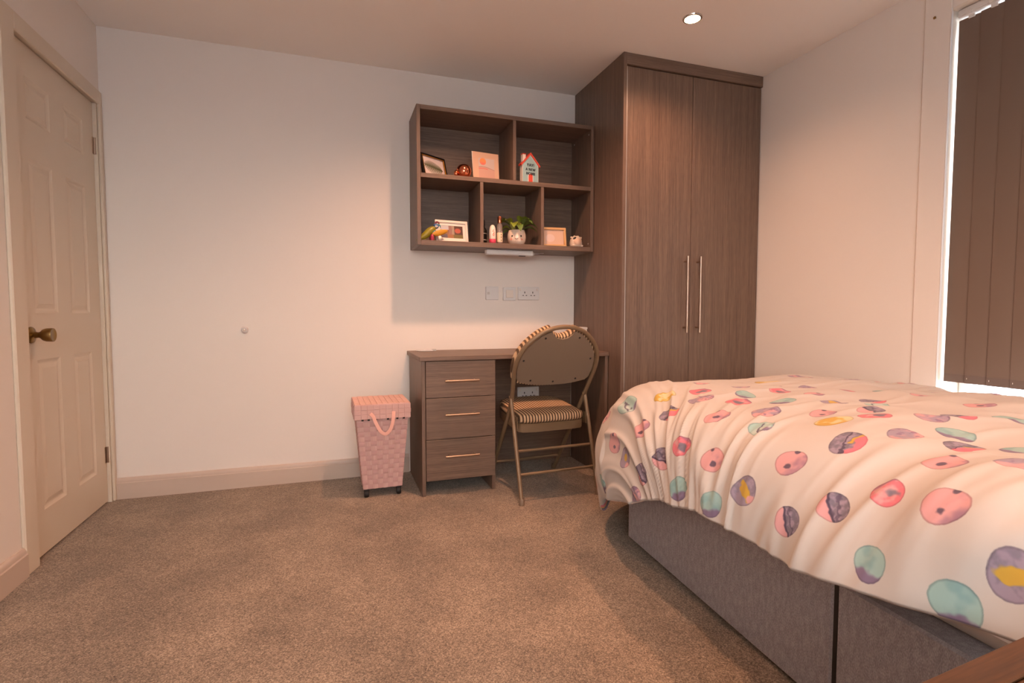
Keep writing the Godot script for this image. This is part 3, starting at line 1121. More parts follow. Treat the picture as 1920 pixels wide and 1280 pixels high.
func spotted_cloth() -> Image:
	var size := 2048
	var im := Image.create(size, size, false, Image.FORMAT_RGB8)
	im.fill(Color(0.735, 0.71, 0.69))
	var spots := {
		"P": [Vector2(-0.27, -0.17), Vector2(-0.29, 0.13), Vector2(-0.38, -0.03), Vector2(-0.29, 0.52), Vector2(-0.16, 0.4), Vector2(-0.22, 0.75), Vector2(-0.21, 1.11), Vector2(-0.09, 1.01), Vector2(0.42, 0.72), Vector2(0.85, 0.18), Vector2(0.47, 0.53), Vector2(0.17, 0.41), Vector2(0.0, 0.61), Vector2(0.85, 0.47)],
		"C": [Vector2(-0.23, -0.03), Vector2(-0.15, 0.58), Vector2(0.22, 0.58)],
		"R": [Vector2(-0.39, -0.29), Vector2(-0.29, 0.37), Vector2(-0.05, 0.13), Vector2(-0.04, 0.32), Vector2(0.17, 0.26), Vector2(-0.21, 0.99), Vector2(0.03, 0.74), Vector2(0.82, 0.05), Vector2(0.36, 0.34)],
		"G": [Vector2(-0.41, 0.06), Vector2(-0.33, 0.67), Vector2(0.12, 0.53), Vector2(0.7, 0.38), Vector2(-0.27, 1.23)],
		"K": [Vector2(-0.2, 0.19), Vector2(-0.12, 0.82), Vector2(0.3, 0.5), Vector2(0.02, 0.96), Vector2(0.2, 0.82)],
		"Y": [Vector2(-0.14, 0.06), Vector2(0.37, -0.01), Vector2(-0.05, 0.7)],
		"D": [Vector2(-0.43, 0.2), Vector2(-0.35, 0.29), Vector2(-0.28, 0.91), Vector2(0.09, 0.68), Vector2(0.57, 0.59), Vector2(0.71, 0.64), Vector2(-0.35, 0.82)],
		"L": [Vector2(-0.1, 0.22), Vector2(-0.08, 0.5), Vector2(-0.52, 0.17), Vector2(0.11, 0.13), Vector2(0.26, 0.12), Vector2(0.03, 0.01), Vector2(-0.03, 0.87), Vector2(0.13, 0.81), Vector2(0.35, 0.2), Vector2(-0.05, 1.11), Vector2(0.58, -0.05), Vector2(0.85, -0.02)],
		"T": [Vector2(-0.41, 0.41), Vector2(-0.4, 0.57), Vector2(-0.55, -0.13), Vector2(0.03, 0.43), Vector2(0.03, 0.26), Vector2(0.08, 0.9), Vector2(0.33, 0.85), Vector2(0.48, 0.39), Vector2(0.59, 0.15), Vector2(0.07, 1.03), Vector2(-0.35, 1.03), Vector2(-0.35, 1.17)],
	}
	var taken := []
	for k in spots:
		taken.append_array(spots[k])
	# the rest of the cloth carries the same print
	var kinds := "PCRGKYDLT"
	var tries := 0
	while tries < 2600:
		tries += 1
		var q := Vector2(rng.randf_range(-0.7, 1.6), rng.randf_range(-0.7, 1.7))
		if q.x < 0.9 and q.y < 1.27 and q.y > -0.3:
			continue
		var free := true
		for w in taken:
			if q.distance_squared_to(w) < 0.0174:
				free = false
				break
		if free:
			taken.append(q)
			spots[kinds[rng.randi() % 9]].append(q)
	var scale := size / 2.55
	var n1 := noise(0.022, 201, 3)
	var n2 := noise(0.05, 202, 3)
	for k in spots:
		for q in spots[k]:
			paint_spot(im, (uv_of(q) * size).floor(), 0.0358 * scale * rng.randf_range(0.92, 1.08), k, n1, n2, rng.randf() * 500.0)
	return im


func paint_spot(im: Image, c: Vector2, r: float, kind: String, n1: FastNoiseLite, n2: FastNoiseLite, ofs: float) -> void:
	var pink := Color(0.86, 0.63, 0.64)
	var rose := Color(0.88, 0.44, 0.50)
	var teal := Color(0.62, 0.76, 0.74)
	var lilac := Color(0.61, 0.55, 0.63)
	var grey := Color(0.44, 0.41, 0.48)
	var ink := Color(0.25, 0.21, 0.31)
	var plum := Color(0.47, 0.36, 0.50)
	var yellow := Color(0.80, 0.64, 0.20)
	var ang := rng.randf_range(-0.6, 0.6)
	var e := int(r * 1.3)
	for y in range(-e, e + 1):
		for x in range(-e, e + 1):
			var px := int(c.x) + x
			var py := int(c.y) + y
			if px < 0 or py < 0 or px >= im.get_width() or py >= im.get_height():
				continue
			var d := Vector2(x, y) / r
			var th := d.angle()
			var edge := 1.0 + 0.05 * sin(2.0 * th + ofs) + 0.04 * sin(3.0 * th + ofs * 2.0) + 0.02 * n2.get_noise_2d(px * 2.0, py * 2.0)
			var l := d.length() / edge
			if l > 1.0:
				continue
			d = d.rotated(ang)
			var a := n1.get_noise_2d(px + ofs, py)
			var b := n2.get_noise_2d(px, py + ofs)
			var col := pink
			match kind:
				"P":
					col = pink.lerp(plum, smoothstep(0.1, 0.75, d.y * 0.7 - d.x * 0.1 + a * 0.7) * 0.6)
					col = col.lerp(ink, smoothstep(0.26, 0.14, (d - Vector2(-0.3, 0.1)).length() + b * 0.12) * 0.8)
					col = col.lerp(ink, smoothstep(0.24, 0.12, (d - Vector2(0.82, -0.25)).length() + a * 0.1) * 0.85)
				"C":
					col = teal.lerp(Color(0.82, 0.86, 0.84), smoothstep(-0.1, 0.5, a + d.y * 0.2) * 0.7)
					col = col.lerp(ink, smoothstep(0.13, 0.03, absf(d.x * 0.8 + d.y * 0.6 + a * 0.5)) * stepped(absf(d.y), 0.6) * 0.8)
					col = col.lerp(plum, smoothstep(0.65, 0.9, d.y + b * 0.3) * 0.8)
				"R":
					col = rose.lerp(pink, smoothstep(0.0, 0.6, a + b * 0.4))
					col = col.lerp(grey, smoothstep(0.5, 0.3, (d - Vector2(0.02, 0.2)).length() + a * 0.4))
					col = col.lerp(plum, smoothstep(0.45, 0.7, d.x * 0.8 - d.y * 0.4) * 0.6)
				"G":
					col = lilac.lerp(grey, smoothstep(-0.2, 0.6, b + d.x * 0.4) * 0.6)
					col = col.lerp(yellow, smoothstep(0.48, 0.34, Vector2(d.x * 1.1 + d.y * 0.5, d.y * 0.75 - d.x * 0.3).length() + a * 0.55))
					col = col.lerp(pink, smoothstep(0.35, 0.22, (d - Vector2(-0.2, 0.75)).length() + b * 0.1))
				"K":
					col = grey.lerp(lilac, smoothstep(-0.3, 0.4, b))
					col = col.lerp(rose, smoothstep(0.15, 0.4, d.y + a * 0.5))
					col = col.lerp(yellow, smoothstep(0.16, 0.05, absf(d.y - d.x * 0.3 - 0.12 + a * 0.3)) * stepped(-0.1, d.x))
					col = col.lerp(ink, smoothstep(0.1, 0.03, absf(d.y + d.x * 0.2 + 0.1 + b * 0.25)) * 0.9)
				"Y":
					col = yellow.lerp(Color(0.9, 0.82, 0.62), smoothstep(-0.1, 0.3, a + d.x * 0.5))
				"D":
					var cutl := d.x * 0.85 + d.y * 0.3 + a * 0.25
					col = pink if cutl < -0.12 else grey.lerp(lilac, smoothstep(-0.3, 0.5, b))
					col = col.lerp(ink, smoothstep(0.12, 0.02, absf(cutl + 0.1)))
					col = col.lerp(ink, smoothstep(0.14, 0.04, absf(d.x - 0.3 + d.y * 0.5 + b * 0.3)) * 0.6 * stepped(-0.1, cutl))
				"L":
					col = lilac.lerp(pink, smoothstep(-0.3, 0.4, a + d.y * 0.3))
					col = col.lerp(plum, smoothstep(0.15, 0.5, b + d.x * 0.4) * 0.7)
				"T":
					col = teal.lerp(Color(0.52, 0.68, 0.68), smoothstep(-0.2, 0.5, a))
					col = col.lerp(plum, smoothstep(0.3, 0.55, -d.x * 0.9 + d.y * 0.3 + a * 0.35) * 0.85)
			# pigment gathers at the rim of a watercolour blot
			col = col.darkened(0.09 + 0.22 * smoothstep(0.86, 0.98, l))
			var old := im.get_pixel(px, py)
			im.set_pixel(px, py, old.lerp(col, 0.93 * smoothstep(1.0, 0.95, l)))


# ------------------------------------------------------------ loose furniture
func build_chair() -> void:
	var t := thing("folding_chair", "tan metal folding chair with striped padded seat pushed up to the desk", "chair", Vector3(1.083, 0, -2.42), deg_to_rad(3.2))
	# local: -z towards the desk, rear feet at z = 0
	var zy := func(y: float) -> float: return along([Vector2(0, -0.5), Vector2(0.40, -0.215), Vector2(0.517, -0.142), Vector2(0.62, -0.085), Vector2(0.74, -0.025), Vector2(0.9, 0.045)], y)
	var half := [Vector2(0.205, 0.012), Vector2(0.206, 0.2), Vector2(0.207, 0.4), Vector2(0.211, 0.5), Vector2(0.223, 0.6), Vector2(0.2305, 0.67), Vector2(0.222, 0.733), Vector2(0.193, 0.789), Vector2(0.13, 0.846), Vector2(0.065, 0.874), Vector2(0.0, 0.882)]
	var pts := []
	for h in half:
		pts.append(Vector3(-h.x, h.y, zy.call(h.y)))
	for i in range(half.size() - 2, -1, -1):
		pts.append(Vector3(half[i].x, half[i].y, zy.call(half[i].y)))
	obj("hoop_frame", mb().tube(smooth_path(pts, 5), 0.0112, 12), M.chair_metal, t)
	for s in [-1.0, 1.0]:
		var leg := mb()
		leg.tube(smooth_path([Vector3(s * 0.217, 0.012, 0.0), Vector3(s * 0.217, 0.3, -0.083), Vector3(s * 0.2165, 0.525, -0.15)], 4), 0.0105, 12)
		var lg := obj("rear_leg", leg, M.chair_metal, t)
		obj("foot_cap", mb(Vector3(s * 0.217, 0.0, 0.0)).lathe([Vector2(0.0, 0.0), Vector2(0.0135, 0.0), Vector2(0.014, 0.03), Vector2(0.0107, 0.034)], 14), M.chair_shell, lg)
		obj("foot_cap", mb(Vector3(s * 0.205, 0.0, -0.5)).lathe([Vector2(0.0, 0.0), Vector2(0.0135, 0.0), Vector2(0.014, 0.026), Vector2(0.0115, 0.03)], 14), M.chair_shell, t)
		for yz in [[0.517, -0.143], [0.40, -0.113]]:
			obj("pivot_pin", mb().tube([Vector3(s * 0.199, yz[0], yz[1]), Vector3(s * 0.228, yz[0], yz[1])], 0.0055, 8), M.chair_metal, t)
		var br := mb()
		br.span(s * 0.2 - 0.002, s * 0.2 + 0.002, 0.36, 0.42, -0.25, -0.10, 0.001)
		obj("pivot_bracket", br, M.chair_metal, t)
	for y in [0.252, 0.14]:
		var zz: float = -0.29 * y
		obj("crossbar", mb().tube([Vector3(-0.217, y, zz), Vector3(0.217, y, zz)], 0.0075, 10), M.chair_metal, t)
	obj("crossbar", mb().tube([Vector3(-0.205, 0.105, zy.call(0.105)), Vector3(0.205, 0.105, zy.call(0.105))], 0.007, 10), M.chair_metal, t)
	# backrest: drawn in the plane of the hoop, s up the slope from the pivot
	var up := Vector3(0, 0.383, 0.187).normalized()
	var plane := Transform3D(Basis(Vector3.RIGHT, up, Vector3.RIGHT.cross(up)), Vector3(0, 0.517, -0.142))
	var outline := PackedVector2Array()
	for p in [Vector2(0.0, 0.068), Vector2(0.07, 0.07), Vector2(0.13, 0.077), Vector2(0.185, 0.09), Vector2(0.206, 0.108), Vector2(0.216, 0.16), Vector2(0.214, 0.208), Vector2(0.204, 0.25), Vector2(0.18, 0.292), Vector2(0.15, 0.326), Vector2(0.118, 0.354), Vector2(0.085, 0.373), Vector2(0.064, 0.38), Vector2(0.052, 0.362), Vector2(0.03, 0.343), Vector2(0.0, 0.336)]:
		outline.append(p)
	for i in range(outline.size() - 2, 0, -1):
		outline.append(Vector2(-outline[i].x, outline[i].y))
	var sh := mb()
	sh.xf = plane
	sh.prism(outline, -0.004, 0.004, 0.7)
	var shell := obj("backrest_shell", sh, M.chair_shell, t)
	for p in [Vector2(0.095, 0.345), Vector2(-0.095, 0.345), Vector2(0.19, 0.22), Vector2(-0.19, 0.22), Vector2(0.13, 0.1), Vector2(-0.13, 0.1), Vector2(0.0, 0.088)]:
		var rv := mb()
		rv.xf = plane * Transform3D(Basis(Vector3.RIGHT, PI / 2), Vector3(p.x, p.y, 0.004))
		rv.lathe([Vector2(0.0055, 0.0), Vector2(0.0045, 0.0018), Vector2(0.0, 0.0025)], 10)
		obj("rivet", rv, M.rubber, shell)
	var pad := mb()
	pad.xf = plane * Transform3D(Basis(Vector3.UP, PI), Vector3(0, 0, -0.009))
	var wide := PackedVector2Array()
	for p in outline:
		wide.append(Vector2(p.x * 1.075, p.y + (p.y - 0.2) * 0.075 - (0.004 if p.y < 0.1 else 0.0)))
	cushion_ring(pad, wide, 0.055, 0.015)
	obj("backrest_cushion", pad, M.stripes, t)
	# seat
	var seat := PackedVector2Array()
	for p in [Vector2(0.0, -0.005), Vector2(0.12, -0.004), Vector2(0.168, 0.004), Vector2(0.186, 0.022), Vector2(0.19, 0.06), Vector2(0.191, 0.2), Vector2(0.188, 0.28), Vector2(0.172, 0.33), Vector2(0.135, 0.362), Vector2(0.07, 0.378), Vector2(0.0, 0.382)]:
		seat.append(p)
	for i in range(seat.size() - 2, 0, -1):
		seat.append(Vector2(-seat[i].x, seat[i].y))
	var fwd := Vector3(0, 0.10, -1).normalized()
	var sp := Transform3D(Basis(Vector3.RIGHT, fwd, Vector3.RIGHT.cross(fwd)), Vector3(0, 0.385, -0.095))
	var pan := mb()
	pan.xf = sp
	pan.prism(seat, -0.048, -0.002, 0.7)
	obj("seat_pan", pan, M.chair_metal, t)
	var cu := mb()
	cu.xf = sp * Transform3D(Basis(), Vector3(0, 0, -0.0015))
	var wider := PackedVector2Array()
	for p in seat:
		wider.append(Vector2(p.x * 1.0, 0.19 + (p.y - 0.19) * 1.02))
	cushion(cu, wider, 0.044, 0.014, 62.0)
	obj("seat_cushion", cu, M.stripes, t)


# like cushion(), with a flat, triangulated top so that an outline with a dip in it stays whole
func cushion_ring(b: MB, poly: PackedVector2Array, thick: float, inset: float) -> void:
	if Geometry2D.is_polygon_clockwise(poly):
		poly.reverse()
	var k := poly.size()
	var rings := []
	for s in [[0.3, 0.0], [-0.15, 0.25], [-0.2, 0.5], [0.05, 0.75], [0.5, 0.93], [1.0, 1.0]]:
		var ring := []
		for i in k:
			var d0 := (poly[i] - poly[(i - 1 + k) % k]).normalized()
			var d1 := (poly[(i + 1) % k] - poly[i]).normalized()
			var nn := (Vector2(-d0.y, d0.x) + Vector2(-d1.y, d1.x)).normalized()
			ring.append(Vector3(poly[i].x, poly[i].y, 0) + Vector3(nn.x, nn.y, 0) * inset * s[0] + Vector3(0, 0, thick * s[1]))
		rings.append(ring)
	var before := b.v.size()
	b.loft(rings, true, false, false)
	for e in [0, rings.size() - 1]:
		var flat := PackedVector2Array()
		for p in rings[e]:
			flat.append(Vector2(p.x, p.y))
		var z: float = rings[e][0].z
		var nn := Vector3(0, 0, -1.0 if e == 0 else 1.0)
		var idx := Geometry2D.triangulate_polygon(flat)
		for i in idx.size() / 3:
			var q := []
			for c in 3:
				var w := flat[idx[i * 3 + c]]
				q.append(Vector3(w.x, w.y, z))
			b.tri(q[0], q[1], q[2], nn, nn, nn)
	var inv := b.xf.affine_inverse()
	for i in range(before, b.v.size()):
		var q := inv * b.v[i]
		b.t[i] = Vector2(q.x, q.y + q.z) * 62.0


func build_basket() -> void:
	var t := thing("laundry_basket", "pink woven lidded laundry basket on black castors beside the desk", "basket", Vector3(0.226, 0, -2.86), deg_to_rad(1.0))
	# tapering body, four woven faces: strips pass over and under one another
	var y0 := 0.045
	var y1 := 0.475
	var half := func(y: float) -> float: return lerpf(0.099, 0.1345, (y - y0) / (y1 - y0))
	var core := mb()
	var rr := []
	for y in [y0, y1]:
		var h: float = half.call(y) - 0.004
		rr.append([Vector3(-h, y, -h), Vector3(h, y, -h), Vector3(h, y, h), Vector3(-h, y, h)])
	for k in 4:
		core.away(rr[0][k], rr[0][(k + 1) % 4], rr[1][(k + 1) % 4], rr[1][k], Vector3(0, 0.25, 0))
	core.quad(rr[0][0], rr[0][1], rr[0][2], rr[0][3], Vector3.DOWN)
	core.quad(rr[1][0], rr[1][1], rr[1][2], rr[1][3], Vector3.UP)
	obj("basket_body", core, M.pink_deep, t)
	var rows := 17
	var cols := 8
	for tone in 2:
		var wv := mb()
		for face in 4:
			wv.xf = Transform3D(Basis(Vector3.UP, face * PI / 2), Vector3.ZERO)
			for j in rows:
				for i in cols:
					if (i + j) % 2 != tone:
						continue
					var ya := lerpf(y0, y1, float(j) / rows) + 0.0006
					var yb := lerpf(y0, y1, float(j + 1) / rows) - 0.0006
					var ha: float = half.call(ya)
					var hb: float = half.call(yb)
					var fa := float(i) / cols * 2.0 - 1.0
					var fb := float(i + 1) / cols * 2.0 - 1.0
					patch(wv, fa, fb, ya, yb, ha, hb, 0.0045 if tone == 0 else 0.003, tone == 0)
		var w := obj("woven_strips", wv, M.pink if tone == 0 else M.pink_deep, t)
		w.set_meta("kind", "stuff")
	# lid: deep skirt with a row of slots along its lower edge, and a flat woven top
	var lid := mb()
	lid.span(-0.139, 0.139, 0.412, 0.49, 0.1335, 0.139, 0.002)
	lid.span(-0.139, 0.139, 0.412, 0.49, -0.139, -0.1325, 0.002)
	lid.span(-0.139, -0.1325, 0.412, 0.49, -0.1325, 0.1325, 0.002)
	lid.span(0.1325, 0.139, 0.412, 0.49, -0.1325, 0.1325, 0.002)
	lid.span(-0.139, 0.139, 0.482, 0.488, -0.139, 0.139, 0.002)
	var ld := obj("lid", lid, M.pink_deep, t)
	var top := mb()
	for j in 14:
		for i in 10:
			var xa := lerpf(-0.1385, 0.1385, i / 10.0)
			var za := lerpf(-0.1385, 0.1385, j / 14.0)
			top.span(xa + 0.0005, xa + 0.0272, 0.487, 0.4915 + 0.0012 * ((i + j) % 2), za + 0.0005, za + 0.0193, 0.0015)
	var tw := obj("lid_weave", top, M.pink_pale, ld)
	tw.set_meta("kind", "stuff")
	var skirt := mb()
	for face in 4:
		skirt.xf = Transform3D(Basis(Vector3.UP, face * PI / 2), Vector3.ZERO)
		for j in 3:
			for i in 9:
				var xa := lerpf(-0.1385, 0.1385, i / 9.0)
				var ya := 0.414 + j * 0.0245
				skirt.span(xa + 0.0005, xa + 0.0303, ya + 0.0005, ya + 0.0238, 0.1375, 0.1405 + 0.0015 * ((i + j) % 2), 0.0012)
	var sw := obj("skirt_weave", skirt, M.pink, ld)
	sw.set_meta("kind", "stuff")
	for x in [-0.1, -0.07, -0.035, 0.025, 0.072, 0.105]:
		obj("slot", mb().span(x - 0.0055, x + 0.0055, 0.4085, 0.4165, 0.139, 0.1426, 0.0005), M.dark, ld)
	# carrying strap: flat ribbon in a drooping loop
	var path := smooth_path([Vector3(-0.062, 0.445, 0.1425), Vector3(-0.048, 0.43, 0.148), Vector3(-0.035, 0.395, 0.151), Vector3(-0.012, 0.352, 0.153), Vector3(0.012, 0.339, 0.153), Vector3(0.034, 0.358, 0.152), Vector3(0.047, 0.395, 0.151), Vector3(0.052, 0.43, 0.148), Vector3(0.054, 0.45, 0.1425)], 5)
	var st := mb()
	var rings := []
	for i in path.size():
		var d: Vector3 = (path[mini(i + 1, path.size() - 1)] - path[maxi(i - 1, 0)]).normalized()
		var side := d.cross(Vector3.BACK).normalized() * 0.0085
		var dp := Vector3(0, 0, 0.0016)
		rings.append([path[i] - side - dp, path[i] + side - dp, path[i] + side + dp, path[i] - side + dp])
	st.loft(rings)
	obj("strap_handle", st, M.pink_strap, t)
	for sx in [-1.0, 1.0]:
		for sz in [-1.0, 1.0]:
			var c := mb(Vector3(sx * 0.082, 0, sz * 0.082))
			c.xf = c.xf * Transform3D(Basis(Vector3.FORWARD, PI / 2), Vector3(-0.011, 0.0185, 0))
			c.lathe([Vector2(0.0, 0.0), Vector2(0.0165, 0.0), Vector2(0.0185, 0.004), Vector2(0.0185, 0.018), Vector2(0.0165, 0.022), Vector2(0.0, 0.022)], 16)
			c.xf = Transform3D(Basis(), Vector3(sx * 0.082, 0, sz * 0.082))
			c.span(-0.012, 0.012, 0.026, 0.0446, -0.012, 0.012, 0.002)
			obj("castor", c, M.rubber, t)


# one woven square: a shallow pillow bent over its crossing strip
func patch(b: MB, fa: float, fb: float, ya: float, yb: float, ha: float, hb: float, lift: float, lying: bool) -> void:
	var k := 3
	var g := []
	for j in k + 1:
		var row := []
		for i in k + 1:
			var u := float(i) / k
			var w := float(j) / k
			var h := lerpf(ha, hb, w)
			var bulge := sin(PI * (u if lying else w))
			row.append(Vector3(lerpf(fa, fb, u) * h, lerpf(ya, yb, w), h - 0.004 + lift * (0.35 + 0.65 * bulge)))
		g.append(row)
	for j in k:
		for i in k:
			b.away(g[j][i], g[j][i + 1], g[j + 1][i + 1], g[j + 1][i], Vector3(0, (ya + yb) / 2, -5))


func build_bedside() -> void:
	var t := thing("bedside_table", "low brown wooden bedside table with beaded edge beside the bed head", "bedside table", Vector3(0.909, 0, -0.4465), deg_to_rad(4.4))
	# local: x from -0.42 to 0, z from 0 to 0.38
	var tp := obj("tabletop", mb().span(-0.42, 0, 0.472, 0.494, 0, 0.38, 0.003), M.walnut, t)
	for e in [[-0.42, 0.0, 0.0, 0.044], [-0.42, 0.0, 0.336, 0.38], [-0.42, -0.376, 0.0445, 0.3355], [-0.044, 0.0, 0.0445, 0.3355]]:
		obj("border", mb().span(e[0] + 0.0005, e[1] - 0.0005, 0.4935, 0.5, e[2] + 0.0005, e[3] - 0.0005, 0.002), M.walnut, tp)
	for k in 3:
		var m := 0.048 + k * 0.0075
		var y := 0.4985 - k * 0.0012
		for e in [[Vector3(-0.42 + m, y - 0.004, m), Vector3(-m, y - 0.004, m)], [Vector3(-0.42 + m, y - 0.004, 0.38 - m), Vector3(-m, y - 0.004, 0.38 - m)], [Vector3(-0.42 + m, y - 0.004, m), Vector3(-0.42 + m, y - 0.004, 0.38 - m)], [Vector3(-m, y - 0.004, m), Vector3(-m, y - 0.004, 0.38 - m)]]:
			obj("bead", mb().tube([e[0], e[1]], 0.0034, 8), M.walnut, tp)
	obj("body", mb().span(-0.40, -0.02, 0.03, 0.472, 0.02, 0.345, 0.002), M.walnut, t)
	for y in [[0.05, 0.25], [0.255, 0.46]]:
		var d := obj("drawer", mb().span(-0.395, -0.025, y[0], y[1], 0.346, 0.364, 0.003), M.walnut, t)
		obj("knob", mb(Vector3(-0.21, (y[0] + y[1]) / 2, 0.364), Vector3(PI / 2, 0, 0)).lathe([Vector2(0.006, 0), Vector2(0.006, 0.01), Vector2(0.013, 0.016), Vector2(0.012, 0.022), Vector2(0, 0.024)], 14), M.walnut, d)
	for p in [[-0.38, 0.04], [-0.04, 0.04], [-0.38, 0.325], [-0.04, 0.325]]:
		obj("foot", mb(Vector3(p[0], 0, p[1])).lathe([Vector2(0.0, 0), Vector2(0.016, 0), Vector2(0.018, 0.031), Vector2(0, 0.031)], 14), M.walnut, t)


# ------------------------------------------------------------ fittings on the wall
func plate(called: String, label: String, category: String, at: Vector3, w: float, h: float) -> Node3D:
	var t := thing(called, label, category, at)
	var face := mb()
	var r1 := rounded_rect(w, h, 0.006)
	var r2 := rounded_rect(w - 0.006, h - 0.006, 0.004)
	var rings := []
	for e in [[r1, 0.0], [r1, 0.0065], [r2, 0.0095]]:
		var ring := []
		for p in e[0]:
			ring.append(Vector3(p.x, p.y, e[1]))
		rings.append(ring)
	for i in 2:
		for k in r1.size():
			var k1 := (k + 1) % r1.size()
			face.away(rings[i][k], rings[i][k1], rings[i + 1][k1], rings[i + 1][k], Vector3(0, 0, -0.05))
	face.prism(r2, 0.009, 0.0095)
	obj("face_plate", face, M.white_plastic, t)
	return t


func outlet(t: Node3D, x: float) -> void:
	# three slots of a square-pin outlet, with its rocker
	for s in [[x, 0.006, 0.003, 0.0065], [x - 0.011, -0.013, 0.005, 0.0025], [x + 0.011, -0.013, 0.005, 0.0025]]:
		obj("pin_slot", mb().span(s[0] - s[2] * 0.9, s[0] + s[2] * 0.9, s[1] - s[3] * 0.9, s[1] + s[3] * 0.9, 0.0088, 0.0099, 0.0002), M.dark, t)


func rocker(t: Node3D, x: float, y: float, w := 0.009, h := 0.016) -> void:
	var b := mb(Vector3(x, y, 0.0095), Vector3(deg_to_rad(-7), 0, 0))
	b.span(-w / 2, w / 2, -h / 2, h / 2, -0.002, 0.003, 0.001)
	obj("rocker", b, M.off_white, t)


func build_wall_fittings() -> void:
	var z := BZ + 0.0005
	var a := plate("telephone_socket", "small square white telephone socket, left of three plates above the desk", "socket", Vector3(0.937, 1.074, z), 0.084, 0.084)
	obj("jack", mb().span(-0.033, -0.017, -0.008, 0.008, 0.009, 0.0105, 0.001), M.alu, a)
	var b := plate("wall_switch", "square white fused switch, middle of three plates above the desk", "switch", Vector3(1.05, 1.071, z), 0.084, 0.084)
	obj("rocker", mb(Vector3(0, 0, 0.0095), Vector3(deg_to_rad(-5), 0, 0)).span(-0.024, 0.024, -0.024, 0.024, -0.002, 0.004, 0.0015), M.off_white, b)
	var c := plate("double_socket", "wide white double power socket nearest the wardrobe above the desk", "socket", Vector3(1.179, 1.075, z), 0.144, 0.084)
	for x in [-0.035, 0.035]:
		outlet(c, x - 0.008 * signf(x))
		rocker(c, x + 0.022 * signf(x), 0.024)
	var d := plate("double_socket", "wide white double power socket low down under the desk", "socket", Vector3(1.171, 0.437, BZ + 0.0185), 0.146, 0.086)
	for x in [-0.035, 0.035]:
		outlet(d, x - 0.008 * signf(x))
		rocker(d, x + 0.022 * signf(x), 0.024)
	# buffer for the door knob
	var s := thing("wall_door_stop", "tiny round white door buffer fixed on the bare back wall", "door stop", Vector3(-0.456, 0.86, BZ))
	obj("base", mb(Vector3.ZERO, Vector3(PI / 2, 0, 0)).lathe([Vector2(0.0, 0), Vector2(0.019, 0), Vector2(0.019, 0.004), Vector2(0.016, 0.012), Vector2(0.013, 0.017), Vector2(0.0125, 0.02), Vector2(0.009, 0.021), Vector2(0.0085, 0.017), Vector2(0.0, 0.017)], 24), M.white_plastic, s)
	obj("screw", mb(Vector3(0, 0, 0.017), Vector3(PI / 2, 0, 0)).lathe([Vector2(0.005, 0), Vector2(0.004, 0.002), Vector2(0, 0.0024)], 10), M.steel, s)
	# hook left in the boxing by the window
	var k := thing("wall_screw", "single dark screw left in the white boxing beside the window", "screw", Vector3(RX - 0.007, 2.195, -1.6))
	obj("head", mb(Vector3.ZERO, Vector3(0, 0, PI / 2)).lathe([Vector2(0.0, 0), Vector2(0.002, 0), Vector2(0.002, 0.006), Vector2(0.006, 0.007), Vector2(0.005, 0.009), Vector2(0, 0.0095)], 12), M.brass, k)
	# slim lamp under the shelves, off
	var u := thing("under_shelf_light", "slim white strip light, unlit, fixed beneath the open shelf unit", "strip light", Vector3(0.985, 1.3195, -2.96))
	obj("housing", mb().span(-0.145, 0.145, -0.03, -0.0005, -0.018, 0.018, 0.004), M.white_plastic, u)
	obj("end_cap", mb().span(0.1455, 0.153, -0.026, -0.006, -0.013, 0.013, 0.002), M.alu, u)
	obj("cable", mb().tube(smooth_path([Vector3(0.15, -0.017, 0), Vector3(0.18, -0.014, -0.01), Vector3(0.215, -0.008, -0.03), Vector3(0.24, -0.004, -0.06)], 5), 0.003, 7), M.alu, u)
	obj("rocker", mb().span(0.06, 0.1, -0.0335, -0.0295, -0.006, 0.006, 0.001), M.rubber, u)


